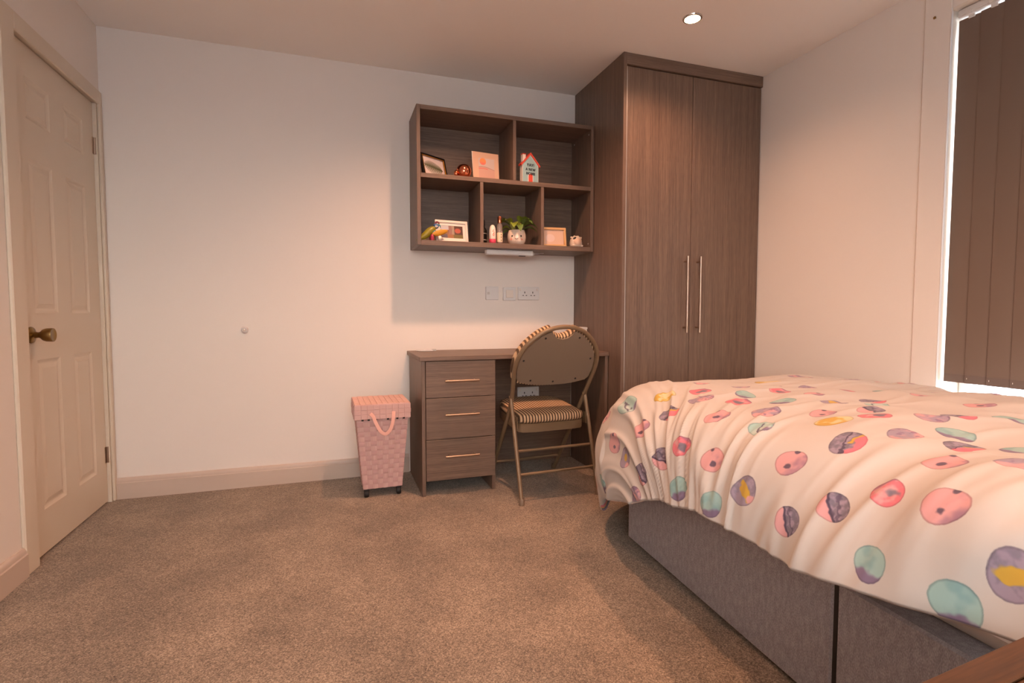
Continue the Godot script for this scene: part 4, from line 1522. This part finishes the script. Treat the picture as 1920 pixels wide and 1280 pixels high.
# ------------------------------------------------------------ on the shelves
func frame(called: String, label: String, at: Vector3, turn: float, lean: float, w: float, h: float, rim: float, m: Material, pic: Material, mount := 0.0, slip: Material = null) -> Node3D:
	var t := thing(called, label, "picture frame", at, turn)
	# leaning back about its foot
	var b := Transform3D(Basis(Vector3.RIGHT, -lean), Vector3.ZERO)
	var f := mb()
	f.xf = b
	for e in [[-w / 2, w / 2, 0.0, rim], [-w / 2, w / 2, h - rim, h], [-w / 2, -w / 2 + rim, rim, h - rim], [w / 2 - rim, w / 2, rim, h - rim]]:
		f.span(e[0], e[1], e[2], e[3], -0.014, 0.0, 0.0018)
	obj("frame", f, m, t)
	var bk := mb()
	bk.xf = b
	bk.span(-w / 2 + 0.003, w / 2 - 0.003, 0.003, h - 0.003, -0.016, -0.0125, 0.0)
	obj("backing", bk, M.dark, t)
	var inner := rim + mount
	var p := mb()
	p.xf = b
	p.quad(Vector3(-w / 2 + inner, inner, -0.009), Vector3(w / 2 - inner, inner, -0.009), Vector3(w / 2 - inner, h - inner, -0.009), Vector3(-w / 2 + inner, h - inner, -0.009), Vector3.BACK)
	p.quad(Vector3(-w / 2 + inner, inner, -0.0095), Vector3(w / 2 - inner, inner, -0.0095), Vector3(w / 2 - inner, h - inner, -0.0095), Vector3(-w / 2 + inner, h - inner, -0.0095), Vector3.FORWARD)
	obj("print", p, pic, t)
	if mount > 0.0:
		var mt := mb()
		mt.xf = b
		for e in [[-w / 2 + rim, w / 2 - rim, rim, inner], [-w / 2 + rim, w / 2 - rim, h - inner, h - rim], [-w / 2 + rim, -w / 2 + inner, inner, h - inner], [w / 2 - inner, w / 2 - rim, inner, h - inner]]:
			mt.span(e[0], e[1], e[2], e[3], -0.010, -0.007, 0.0005)
		obj("mount", mt, M.off_white, t)
	if slip:
		var sl := mb()
		sl.xf = b
		var i2 := rim - 0.003
		for e in [[-w / 2 + i2, w / 2 - i2, i2, rim + 0.001], [-w / 2 + i2, w / 2 - i2, h - rim - 0.001, h - i2], [-w / 2 + i2, -w / 2 + rim + 0.001, rim, h - rim], [w / 2 - rim - 0.001, w / 2 - i2, rim, h - rim]]:
			sl.span(e[0], e[1], e[2], e[3], -0.006, 0.001, 0.0004)
		obj("slip", sl, slip, t)
	var st := mb()
	st.tube([b * Vector3(0, h * 0.7, -0.016), Vector3(0, 0.004, -0.05 - h * 0.1)], 0.003, 6)
	obj("strut", st, M.dark, t)
	return t


func picture(img: Image) -> StandardMaterial3D:
	var m := mat(Color.WHITE, 0.35)
	m.albedo_texture = tex(img)
	return m


func stroke(im: Image, a: Vector2, b: Vector2, r0: float, r1: float, c: Color) -> void:
	var steps := int(a.distance_to(b)) + 1
	for i in steps + 1:
		var f := float(i) / steps
		var p := a.lerp(b, f)
		var r := lerpf(r0, r1, f)
		for y in range(int(p.y - r), int(p.y + r) + 2):
			for x in range(int(p.x - r), int(p.x + r) + 2):
				if x >= 0 and y >= 0 and x < im.get_width() and y < im.get_height() and Vector2(x, y).distance_to(p) <= r:
					im.set_pixel(x, y, c)


func build_upper_shelf_things() -> void:
	var y := 1.7066
	# fern print
	var im := Image.create(160, 112, false, Image.FORMAT_RGB8)
	im.fill(Color(0.86, 0.81, 0.79))
	var green := Color(0.30, 0.32, 0.18)
	stroke(im, Vector2(12, 50), Vector2(146, 66), 1.5, 2.2, green)
	for i in 17:
		var f := i / 16.0
		var p := Vector2(20, 51).lerp(Vector2(142, 65), f)
		var l := lerpf(6.0, 44.0, sin(PI * minf(f * 0.75 + 0.06, 1.0)))
		for s in [-1.0, 1.0]:
			stroke(im, p, p + Vector2(-0.55, s * 0.85) * l, 3.0, 1.0, green.lightened(0.08 * (i % 2)))
	frame("picture_frame", "black framed fern print at the left end of the upper shelf", Vector3(0.562, y, -2.975), deg_to_rad(33), deg_to_rad(14), 0.188, 0.135, 0.013, M.black_gloss, picture(im), 0.0, M.gold)
	# copper dome
	var c := thing("copper_ornament", "shiny round copper ornament between fern print and peach card", "ornament", Vector3(0.705, y, -2.925))
	obj("body", mb().lathe([Vector2(0.0, 0.0), Vector2(0.026, 0.0), Vector2(0.034, 0.008), Vector2(0.040, 0.02), Vector2(0.0425, 0.034), Vector2(0.041, 0.047), Vector2(0.035, 0.06), Vector2(0.026, 0.069), Vector2(0.013, 0.0745), Vector2(0.0, 0.076)], 32), M.copper, c)
	var kn := mb()
	kn.ell(Vector3(-0.047, 0.018, 0.012), Vector3(0.012, 0.018, 0.012), Basis(), 16, 10)
	obj("side_knob", kn, M.copper, c)
	# peach greeting card with a sun over hills
	im = Image.create(128, 128, false, Image.FORMAT_RGB8)
	for j in 128:
		for i in 128:
			var col := Color(0.80, 0.655, 0.56)
			if i > 26 and i < 106 and j > 26 and j < 122:
				col = Color(0.76, 0.69, 0.66)
				var hill := 78.0 - 14.0 * sin(i * 0.03 + 0.4) - (i - 60) * 0.12
				if j > hill:
					col = Color(0.77, 0.61, 0.55)
				if absf(j - hill - 8.0) < 2.0 and i < 72:
					col = Color(0.82, 0.45, 0.42)
				if absf(j - hill) < 1.6:
					col = Color(0.66, 0.52, 0.47)
				var sd := Vector2(i - 48, j - 42).length()
				if sd < 16.0:
					col = Color(0.88, 0.55, 0.34).lerp(Color(0.85, 0.42, 0.42), clampf((j - 40) / 18.0, 0, 1))
			im.set_pixel(i, j, col)
	var cd := thing("greeting_card", "square peach greeting card with a sun and hills picture", "card", Vector3(0.84, y, -2.935), deg_to_rad(8))
	obj("front_leaf", mb(Vector3.ZERO, Vector3(deg_to_rad(-5), 0, 0)).span(-0.08, 0.08, 0, 0.158, -0.0006, 0.0006, 0.0), mat(Color(0.80, 0.655, 0.56), 0.7), cd)
	var bl := mb(Vector3(-0.08, 0, -0.001), Vector3(deg_to_rad(-5), deg_to_rad(24), 0))
	bl.span(0.0, 0.16, 0, 0.158, -0.0012, 0.0, 0.0)
	obj("back_leaf", bl, M.off_white, cd)
	var fp := mb(Vector3.ZERO, Vector3(deg_to_rad(-5), 0, 0))
	fp.quad(Vector3(-0.0795, 0.0005, 0.001), Vector3(0.0795, 0.0005, 0.001), Vector3(0.0795, 0.1575, 0.001), Vector3(-0.0795, 0.1575, 0.001), Vector3.BACK)
	obj("print", fp, picture(im), cd)
	build_house(Vector3(1.094, y, -2.918))


func build_house(at: Vector3) -> void:
	var t := thing("house_ornament", "small pale blue wooden house sign with red roof and lettering", "ornament", at, deg_to_rad(10))
	var red := mat(Color(0.85, 0.30, 0.22), 0.5)
	var blue := mat(Color(0.62, 0.74, 0.74), 0.55)
	var ink := mat(Color(0.10, 0.13, 0.17), 0.6)
	var body := PackedVector2Array([Vector2(-0.054, 0), Vector2(0.054, 0), Vector2(0.054, 0.1), Vector2(0, 0.16), Vector2(-0.054, 0.1)])
	obj("block", mb().prism(body, -0.015, 0.013), M.off_white, t)
	var face := PackedVector2Array([Vector2(-0.051, 0.001), Vector2(0.051, 0.001), Vector2(0.051, 0.098), Vector2(0, 0.153), Vector2(-0.051, 0.098)])
	obj("front_face", mb().prism(face, 0.013, 0.0142), blue, t)
	var roof := PackedVector2Array([Vector2(-0.061, 0.092), Vector2(0, 0.158), Vector2(0.061, 0.092), Vector2(0.0655, 0.1), Vector2(0, 0.171), Vector2(-0.0655, 0.1)])
	obj("roof", mb().prism(roof, -0.015, 0.018), red, t)
	obj("chimney", mb().span(-0.05, -0.03, 0.112, 0.157, -0.012, 0.012, 0.001), M.off_white, t)
	obj("chimney_cap", mb().span(-0.052, -0.028, 0.157, 0.162, -0.013, 0.013, 0.001), red, t)
	var dr := PackedVector2Array([Vector2(-0.013, 0.0), Vector2(0.013, 0.0), Vector2(0.013, 0.036)])
	dr.append_array(arc2(Vector2(0, 0.036), 0.013, 0.2, PI - 0.2, 8))
	dr.append(Vector2(-0.013, 0.036))
	var dw := PackedVector2Array([Vector2(-0.018, 0.0), Vector2(0.018, 0.0), Vector2(0.018, 0.036)])
	dw.append_array(arc2(Vector2(0, 0.036), 0.018, 0.2, PI - 0.2, 8))
	dw.append(Vector2(-0.018, 0.036))
	obj("door_surround", mb().prism(dw, 0.0143, 0.0152), M.off_white, t)
	obj("door", mb().prism(dr, 0.0153, 0.0166), red, t)
	var sf := SystemFont.new()
	sf.font_names = PackedStringArray(["Droid Sans"])
	sf.font_weight = 700
	for e in [["YAY!", 0.099, 0.019], ["A NEW", 0.074, 0.0165], ["HOME", 0.05, 0.0165]]:
		var tm := TextMesh.new()
		tm.text = e[0]
		tm.font = sf
		tm.font_size = 32
		tm.pixel_size = e[2] / 32.0 * 1.25
		tm.depth = 0.0012
		var o := MeshInstance3D.new()
		o.mesh = tm
		o.material_override = ink
		o.name = named("lettering", t)
		o.position = Vector3(0, e[1], 0.0148 if e[0] != "HOME" else 0.0172)
		t.add_child(o, true)


func build_lower_shelf_things() -> void:
	var y := 1.3476
	# holiday photograph in a white frame
	var im := Image.create(96, 64, false, Image.FORMAT_RGB8)
	for j in 64:
		for i in 96:
			var c := Color(0.62, 0.68, 0.74)
			if i < 36:
				c = Color(0.55, 0.40, 0.30) if j > 20 else Color(0.72, 0.72, 0.74)
			elif i < 50:
				c = Color(0.40, 0.33, 0.32) if (i + j / 7) % 5 < 2 else Color(0.66, 0.50, 0.46)
			elif i < 60:
				c = Color(0.62, 0.55, 0.48)
			else:
				c = Color(0.36, 0.26, 0.23)
				if Vector2(i - 74, j - 24).length() < 13.0:
					c = Color(0.70, 0.36, 0.30)
			if j > 44:
				c = Color(0.60, 0.42, 0.30) if i < 56 else Color(0.45, 0.40, 0.24)
				if i < 30:
					c = Color(0.38, 0.36, 0.40)
			im.set_pixel(i, j, c)
	frame("picture_frame", "white framed colour photograph in the lower left compartment", Vector3(0.645, y, -2.948), deg_to_rad(6), deg_to_rad(11), 0.192, 0.13, 0.015, M.off_white, picture(im), 0.014)
	# pale wooden frame
	im = Image.create(64, 48, false, Image.FORMAT_RGB8)
	im.fill(Color(0.80, 0.68, 0.60))
	for j in 48:
		for i in 64:
			if Vector2((i - 20) * 0.9, j - 26).length() < 13.0:
				im.set_pixel(i, j, Color(0.82, 0.73, 0.70))
	frame("picture_frame", "small pale wooden picture frame in the lower right compartment", Vector3(1.259, y, -2.925), deg_to_rad(-6), deg_to_rad(9), 0.152, 0.118, 0.014, mat(Color(0.80, 0.63, 0.43), 0.5), picture(im))
	build_bird(Vector3(0.53, y, -2.905))
	# bottles
	var dk := thing("dark_bottle", "black bottle half hidden by the left divider of the middle compartment", "bottle", Vector3(0.842, y, -3.03))
	obj("body", mb().lathe([Vector2(0.0, 0), Vector2(0.024, 0), Vector2(0.026, 0.003), Vector2(0.026, 0.085), Vector2(0.022, 0.1), Vector2(0.012, 0.108), Vector2(0.012, 0.118), Vector2(0.0, 0.118)], 24), M.black_gloss, dk)
	obj("cap", mb(Vector3(0, 0.1185, 0)).lathe([Vector2(0.0, 0), Vector2(0.014, 0), Vector2(0.014, 0.03), Vector2(0.012, 0.032), Vector2(0, 0.032)], 20), M.rubber, dk)
	obj("label", mb(Vector3(0, 0.03, 0)).lathe([Vector2(0.0262, 0), Vector2(0.0264, 0.001), Vector2(0.0264, 0.004), Vector2(0.0262, 0.005)], 24), M.alu, dk)
	obj("label", mb(Vector3(0, 0.068, 0)).lathe([Vector2(0.0262, 0), Vector2(0.0264, 0.001), Vector2(0.0264, 0.003), Vector2(0.0262, 0.004)], 24), M.alu, dk)
	var sp := thing("spray_can", "short bullet shaped white bottle with pink base beside the tall bottle", "bottle", Vector3(0.866, y, -2.905))
	obj("base", mb().lathe([Vector2(0.0, 0), Vector2(0.0175, 0), Vector2(0.0195, 0.003), Vector2(0.0195, 0.022), Vector2(0.018, 0.0235)], 24), mat(Color(0.80, 0.25, 0.36), 0.4), sp)
	obj("shell", mb().lathe([Vector2(0.018, 0.0232), Vector2(0.019, 0.026), Vector2(0.0195, 0.05), Vector2(0.019, 0.07), Vector2(0.0165, 0.086), Vector2(0.0115, 0.098), Vector2(0.006, 0.103), Vector2(0, 0.1045)], 24), M.off_white, sp)
	var rose := mat(Color(0.80, 0.42, 0.34), 0.5)
	for k in [[0.0, 0.052, 0.0035], [0.18, 0.06, 0.003], [-0.15, 0.066, 0.0028], [0.1, 0.042, 0.003], [-0.2, 0.045, 0.0026], [0.3, 0.05, 0.0026], [0.02, 0.073, 0.0024]]:
		var dot := mb()
		dot.ell(Vector3(sin(k[0]) * 0.0191, k[1], cos(k[0]) * 0.0191), Vector3(k[2], k[2] * 1.2, 0.001), Basis(Vector3.UP, k[0]), 8, 6)
		obj("flower_mark", dot, rose, sp)
	var tl := thing("tall_bottle", "tall clear bottle with copper cap and cream label on the lower shelf", "bottle", Vector3(0.911, y, -2.912))
	var glass := mat(Color(0.8, 0.72, 0.68, 0.22), 0.05)
	glass.transparency = BaseMaterial3D.TRANSPARENCY_ALPHA
	obj("glass", mb().lathe([Vector2(0.0, 0), Vector2(0.0155, 0), Vector2(0.0165, 0.002), Vector2(0.0165, 0.1), Vector2(0.015, 0.107), Vector2(0.0095, 0.112), Vector2(0.009, 0.117), Vector2(0.0, 0.117)], 28), glass, tl)
	obj("liquid", mb(Vector3(0, 0.004, 0)).lathe([Vector2(0.0, 0), Vector2(0.0145, 0), Vector2(0.0145, 0.06), Vector2(0, 0.06)], 24), mat(Color(0.58, 0.40, 0.38), 0.2), tl)
	obj("label", mb(Vector3(0, 0.009, 0)).lathe([Vector2(0.0167, 0), Vector2(0.0169, 0.001), Vector2(0.0169, 0.052), Vector2(0.0167, 0.053)], 28), M.cream, tl)
	for yy in [0.05, 0.036, 0.018]:
		var mk := mb()
		mk.ell(Vector3(0.004, yy, 0.0166), Vector3(0.0028, 0.0028, 0.0007), Basis(), 8, 6)
		obj("label_mark", mk, M.rubber, tl)
	obj("cap", mb(Vector3(0, 0.1172, 0)).lathe([Vector2(0.0, 0), Vector2(0.0112, 0), Vector2(0.0118, 0.002), Vector2(0.0118, 0.034), Vector2(0.0108, 0.0365), Vector2(0, 0.037)], 28), M.copper, tl)
	build_plant(Vector3(1.022, y, -2.936))
	build_cow(Vector3(1.398, y, -2.925))


func build_bird(at: Vector3) -> void:
	var t := thing("bird_figurine", "colourful yellow and blue bird figurine before the white framed photograph", "figurine", at)
	var olive := mat(Color(0.52, 0.48, 0.10), 0.4)
	var gold := mat(Color(0.78, 0.55, 0.10), 0.4)
	var blue := mat(Color(0.24, 0.38, 0.55), 0.4)
	var teal := mat(Color(0.22, 0.50, 0.54), 0.4)
	var mag := mat(Color(0.62, 0.16, 0.26), 0.4)
	var plum := mat(Color(0.45, 0.17, 0.22), 0.4)
	# body rises from the tail at the left to the head, wings spread to the right
	var body := mb()
	var spine := smooth_path([Vector3(-0.075, 0.008, 0), Vector3(-0.045, 0.03, 0), Vector3(-0.018, 0.055, 0), Vector3(0.006, 0.072, 0)], 5)
	var rings := []
	for i in spine.size():
		var f := float(i) / (spine.size() - 1)
		var r := 0.004 + 0.017 * sin(PI * clampf(f * 0.8 + 0.1, 0.0, 1.0))
		var ring := []
		for k in 14:
			ring.append(spine[i] + Vector3(sin(TAU * k / 14) * -0.6, sin(TAU * k / 14) * 0.8, cos(TAU * k / 14)) * r)
		rings.append(ring)
	body.loft(rings)
	obj("body", body, olive, t)
	var tail := mb()
	tail.prism(PackedVector2Array([Vector2(-0.1, 0.0), Vector2(-0.045, 0.004), Vector2(-0.03, 0.045), Vector2(-0.05, 0.04), Vector2(-0.075, 0.02)]), -0.005, 0.005)
	obj("tail", tail, olive, t)
	for s in [-1.0, 1.0]:
		var wing := mb()
		wing.xf = Transform3D(Basis(Vector3.RIGHT, s * 0.15), Vector3(0, 0, s * 0.011))
		wing.ell(Vector3(0.03, 0.045, 0), Vector3(0.045, 0.014, 0.004), Basis(Vector3.BACK, 0.25), 16, 8)
		obj("wing", wing, gold, t)
	obj("head", mb().ell(Vector3(0.012, 0.08, 0), Vector3(0.016, 0.015, 0.014), Basis(), 16, 10), blue, t)
	obj("face_patch", mb().ell(Vector3(0.012, 0.077, 0.009), Vector3(0.0085, 0.0075, 0.0065), Basis(), 12, 8), M.off_white, t)
	obj("eye", mb().ell(Vector3(0.012, 0.079, 0.0155), Vector3(0.0022, 0.0022, 0.0012), Basis(), 8, 6), M.black_gloss, t)
	obj("crest", mb().tube(smooth_path([Vector3(0.006, 0.091, 0), Vector3(0.016, 0.103, 0), Vector3(0.027, 0.098, 0), Vector3(0.03, 0.083, 0)], 5), 0.0055, 10, 0.003), plum, t)
	obj("beak", mb().tube(smooth_path([Vector3(0.023, 0.088, 0), Vector3(0.034, 0.084, 0), Vector3(0.037, 0.072, 0)], 5), 0.0065, 10, 0.0012), teal, t)
	obj("breast", mb().ell(Vector3(0.0, 0.042, 0.006), Vector3(0.012, 0.016, 0.011), Basis(), 14, 8), teal, t)
	for s in [-1.0, 1.0]:
		obj("foot", mb().lathe([Vector2(0.0, 0), Vector2(0.009, 0), Vector2(0.011, 0.012), Vector2(0.008, 0.03), Vector2(0, 0.036)], 14), mag, t).position = Vector3(-0.012, 0, s * 0.013)
	obj("egg", mb().ell(Vector3(0.03, 0.0135, 0.012), Vector3(0.0125, 0.0135, 0.0125), Basis(), 16, 10), M.off_white, t)


func leaf_shape(base: Vector3, dir: Vector3, l: float, w: float, droop: float) -> MB:
	var b := MB.new()
	var side := dir.cross(Vector3.UP).normalized()
	var rows := []
	var k := 9
	for i in k + 1:
		var f := float(i) / k
		var c := base + dir * l * f + Vector3.DOWN * droop * f * f * l + Vector3.UP * 0.12 * l * sin(PI * f)
		var hw := w * pow(sin(PI * pow(clampf(f, 0.0, 1.0), 0.8)), 0.75) * 0.5 + 0.0004
		var up := Vector3.UP * hw * 0.35
		var th := Vector3.UP * 0.0007
		rows.append([c - side * hw + up, c - side * hw * 0.5 + up * 0.3, c, c + side * hw * 0.5 + up * 0.3, c + side * hw + up, c + side * hw * 0.9 + up - th, c - th * 2, c - side * hw * 0.9 + up - th])
	b.loft(rows)
	return b


func build_plant(at: Vector3) -> void:
	var t := thing("potted_plant", "small green leafy plant in a white pot with a smiling face", "plant", at, deg_to_rad(-19))
	var pot := mat(Color(0.87, 0.79, 0.72), 0.25)
	obj("pot", mb().lathe([Vector2(0.0, 0), Vector2(0.036, 0), Vector2(0.044, 0.006), Vector2(0.052, 0.022), Vector2(0.0545, 0.042), Vector2(0.053, 0.062), Vector2(0.047, 0.08), Vector2(0.0455, 0.084), Vector2(0.043, 0.083), Vector2(0.042, 0.07), Vector2(0.0, 0.07)], 36), pot, t)
	obj("soil", mb(Vector3(0, 0.0705, 0)).lathe([Vector2(0.0415, 0), Vector2(0.035, 0.004), Vector2(0.0, 0.005)], 20), mat(Color(0.12, 0.08, 0.05), 0.95), t)
	for x in [-0.5, 0.5]:
		obj("eye", mb().ell(Vector3(sin(x) * 0.0538, 0.046, cos(x) * 0.0538), Vector3(0.005, 0.0055, 0.0018), Basis(Vector3.UP, x), 12, 8), M.black_gloss, t)
		obj("cheek", mb().ell(Vector3(sin(x * 1.25) * 0.0525, 0.028, cos(x * 1.25) * 0.0525), Vector3(0.008, 0.006, 0.0012), Basis(Vector3.UP, x * 1.25), 12, 8), mat(Color(0.88, 0.60, 0.52), 0.4), t)
	var sm := []
	for i in 9:
		var a := lerpf(-0.16, 0.16, i / 8.0)
		sm.append(Vector3(sin(a) * 0.0545, 0.034 - 0.005 * (1.0 - pow(i / 4.0 - 1.0, 2.0)), cos(a) * 0.0545))
	obj("smile", mb().tube(sm, 0.0011, 6), mat(Color(0.30, 0.14, 0.10), 0.5), t)
	var g1 := mat(Color(0.46, 0.52, 0.18), 0.4)
	g1.backlight_enabled = true
	g1.backlight = Color(0.2, 0.28, 0.06)
	var g2 := mat(Color(0.36, 0.46, 0.22), 0.4)
	g2.backlight_enabled = true
	g2.backlight = Color(0.14, 0.2, 0.06)
	# bearing, rise, length, width, droop
	for q in [[200, 0.55, 0.085, 0.045, 0.25], [170, 0.15, 0.075, 0.042, 0.9], [140, 0.7, 0.06, 0.04, 0.3], [100, 0.45, 0.06, 0.042, 0.9], [75, 0.3, 0.055, 0.038, 1.1], [35, 0.5, 0.085, 0.05, 0.5], [5, 0.35, 0.095, 0.045, 0.55], [-15, 0.65, 0.08, 0.05, 0.4], [-60, 0.6, 0.07, 0.045, 0.4], [-110, 0.65, 0.075, 0.05, 0.3], [-150, 0.75, 0.08, 0.045, 0.2], [60, 0.9, 0.06, 0.045, 0.3], [185, -0.2, 0.07, 0.036, 0.9], [20, 0.95, 0.065, 0.045, 0.5], [-5, 0.1, 0.085, 0.03, 0.35]]:
		var a := deg_to_rad(q[0])
		var d := Vector3(cos(a), q[1], sin(a)).normalized()
		var foot := Vector3(cos(a) * 0.012, 0.075, sin(a) * 0.012)
		var from := foot + d * 0.03 + Vector3(0, 0.012 + 0.02 * maxf(q[1], 0.0), 0)
		obj("stem", mb().tube([foot, foot + d * 0.015 + Vector3(0, 0.01, 0), from + d * 0.004], 0.0016, 6), g1, t)
		obj("leaf", leaf_shape(from, d, q[2] * 0.95, q[3] * 1.25, q[4] * 0.85), g1 if int(q[0]) % 2 == 0 else g2, t)


func build_cow(at: Vector3) -> void:
	var t := thing("animal_ornament", "small round white animal ornament with a dark ear patch", "ornament", at)
	var w := mat(Color(0.85, 0.77, 0.70), 0.3)
	obj("body", mb().lathe([Vector2(0.0, 0), Vector2(0.03, 0), Vector2(0.037, 0.008), Vector2(0.0385, 0.025), Vector2(0.035, 0.045), Vector2(0.027, 0.06), Vector2(0.014, 0.068), Vector2(0, 0.07)], 28), w, t)
	obj("muzzle", mb().ell(Vector3(0, 0.029, 0.024), Vector3(0.027, 0.024, 0.02), Basis(), 20, 12), mat(Color(0.87, 0.74, 0.65), 0.25), t)
	obj("patch", mb().ell(Vector3(-0.016, 0.051, 0.0215), Vector3(0.0125, 0.0085, 0.0085), Basis(Vector3.BACK, 0.5), 14, 8), mat(Color(0.12, 0.07, 0.05), 0.3), t)
	for s in [-1.0, 1.0]:
		obj("ear", mb().ell(Vector3(s * 0.03, 0.057, 0.004), Vector3(0.009, 0.007, 0.006), Basis(Vector3.BACK, s * 0.4), 12, 8), w, t)
		obj("horn", mb().ell(Vector3(s * 0.012, 0.0665, 0.004), Vector3(0.005, 0.005, 0.004), Basis(), 10, 6), M.cream, t)
		obj("foot", mb().ell(Vector3(s * 0.027, 0.008, 0.022), Vector3(0.011, 0.008, 0.011), Basis(), 12, 8), w, t)
	obj("eye", mb().ell(Vector3(0.014, 0.053, 0.026), Vector3(0.0025, 0.003, 0.002), Basis(), 8, 6), M.black_gloss, t)


func build_desk_things() -> void:
	var y := 0.7275
	var b := thing("white_box", "small white box standing on the desk against the wardrobe side", "box", Vector3(1.452, y, -2.98))
	obj("body", mb().span(-0.033, 0.033, 0, 0.122, -0.045, 0.045, 0.003), M.off_white, b)
	obj("lid", mb().span(-0.035, 0.035, 0.1222, 0.136, -0.047, 0.047, 0.003), M.white_plastic, b)
	var p := thing("cable_coil", "flat white coiled cable lying at the back left of the desk", "cable", Vector3(0.5, y, -3.08))
	var path := []
	for i in 40:
		var a := i * 0.42
		path.append(Vector3(cos(a) * (0.05 - i * 0.0004), 0.0035 + 0.00012 * i, sin(a) * 0.025))
	obj("cord", mb().tube(path, 0.003, 6), M.white_plastic, p)
	obj("plug", mb().span(0.045, 0.07, 0.0002, 0.012, -0.008, 0.008, 0.002), M.alu, p)
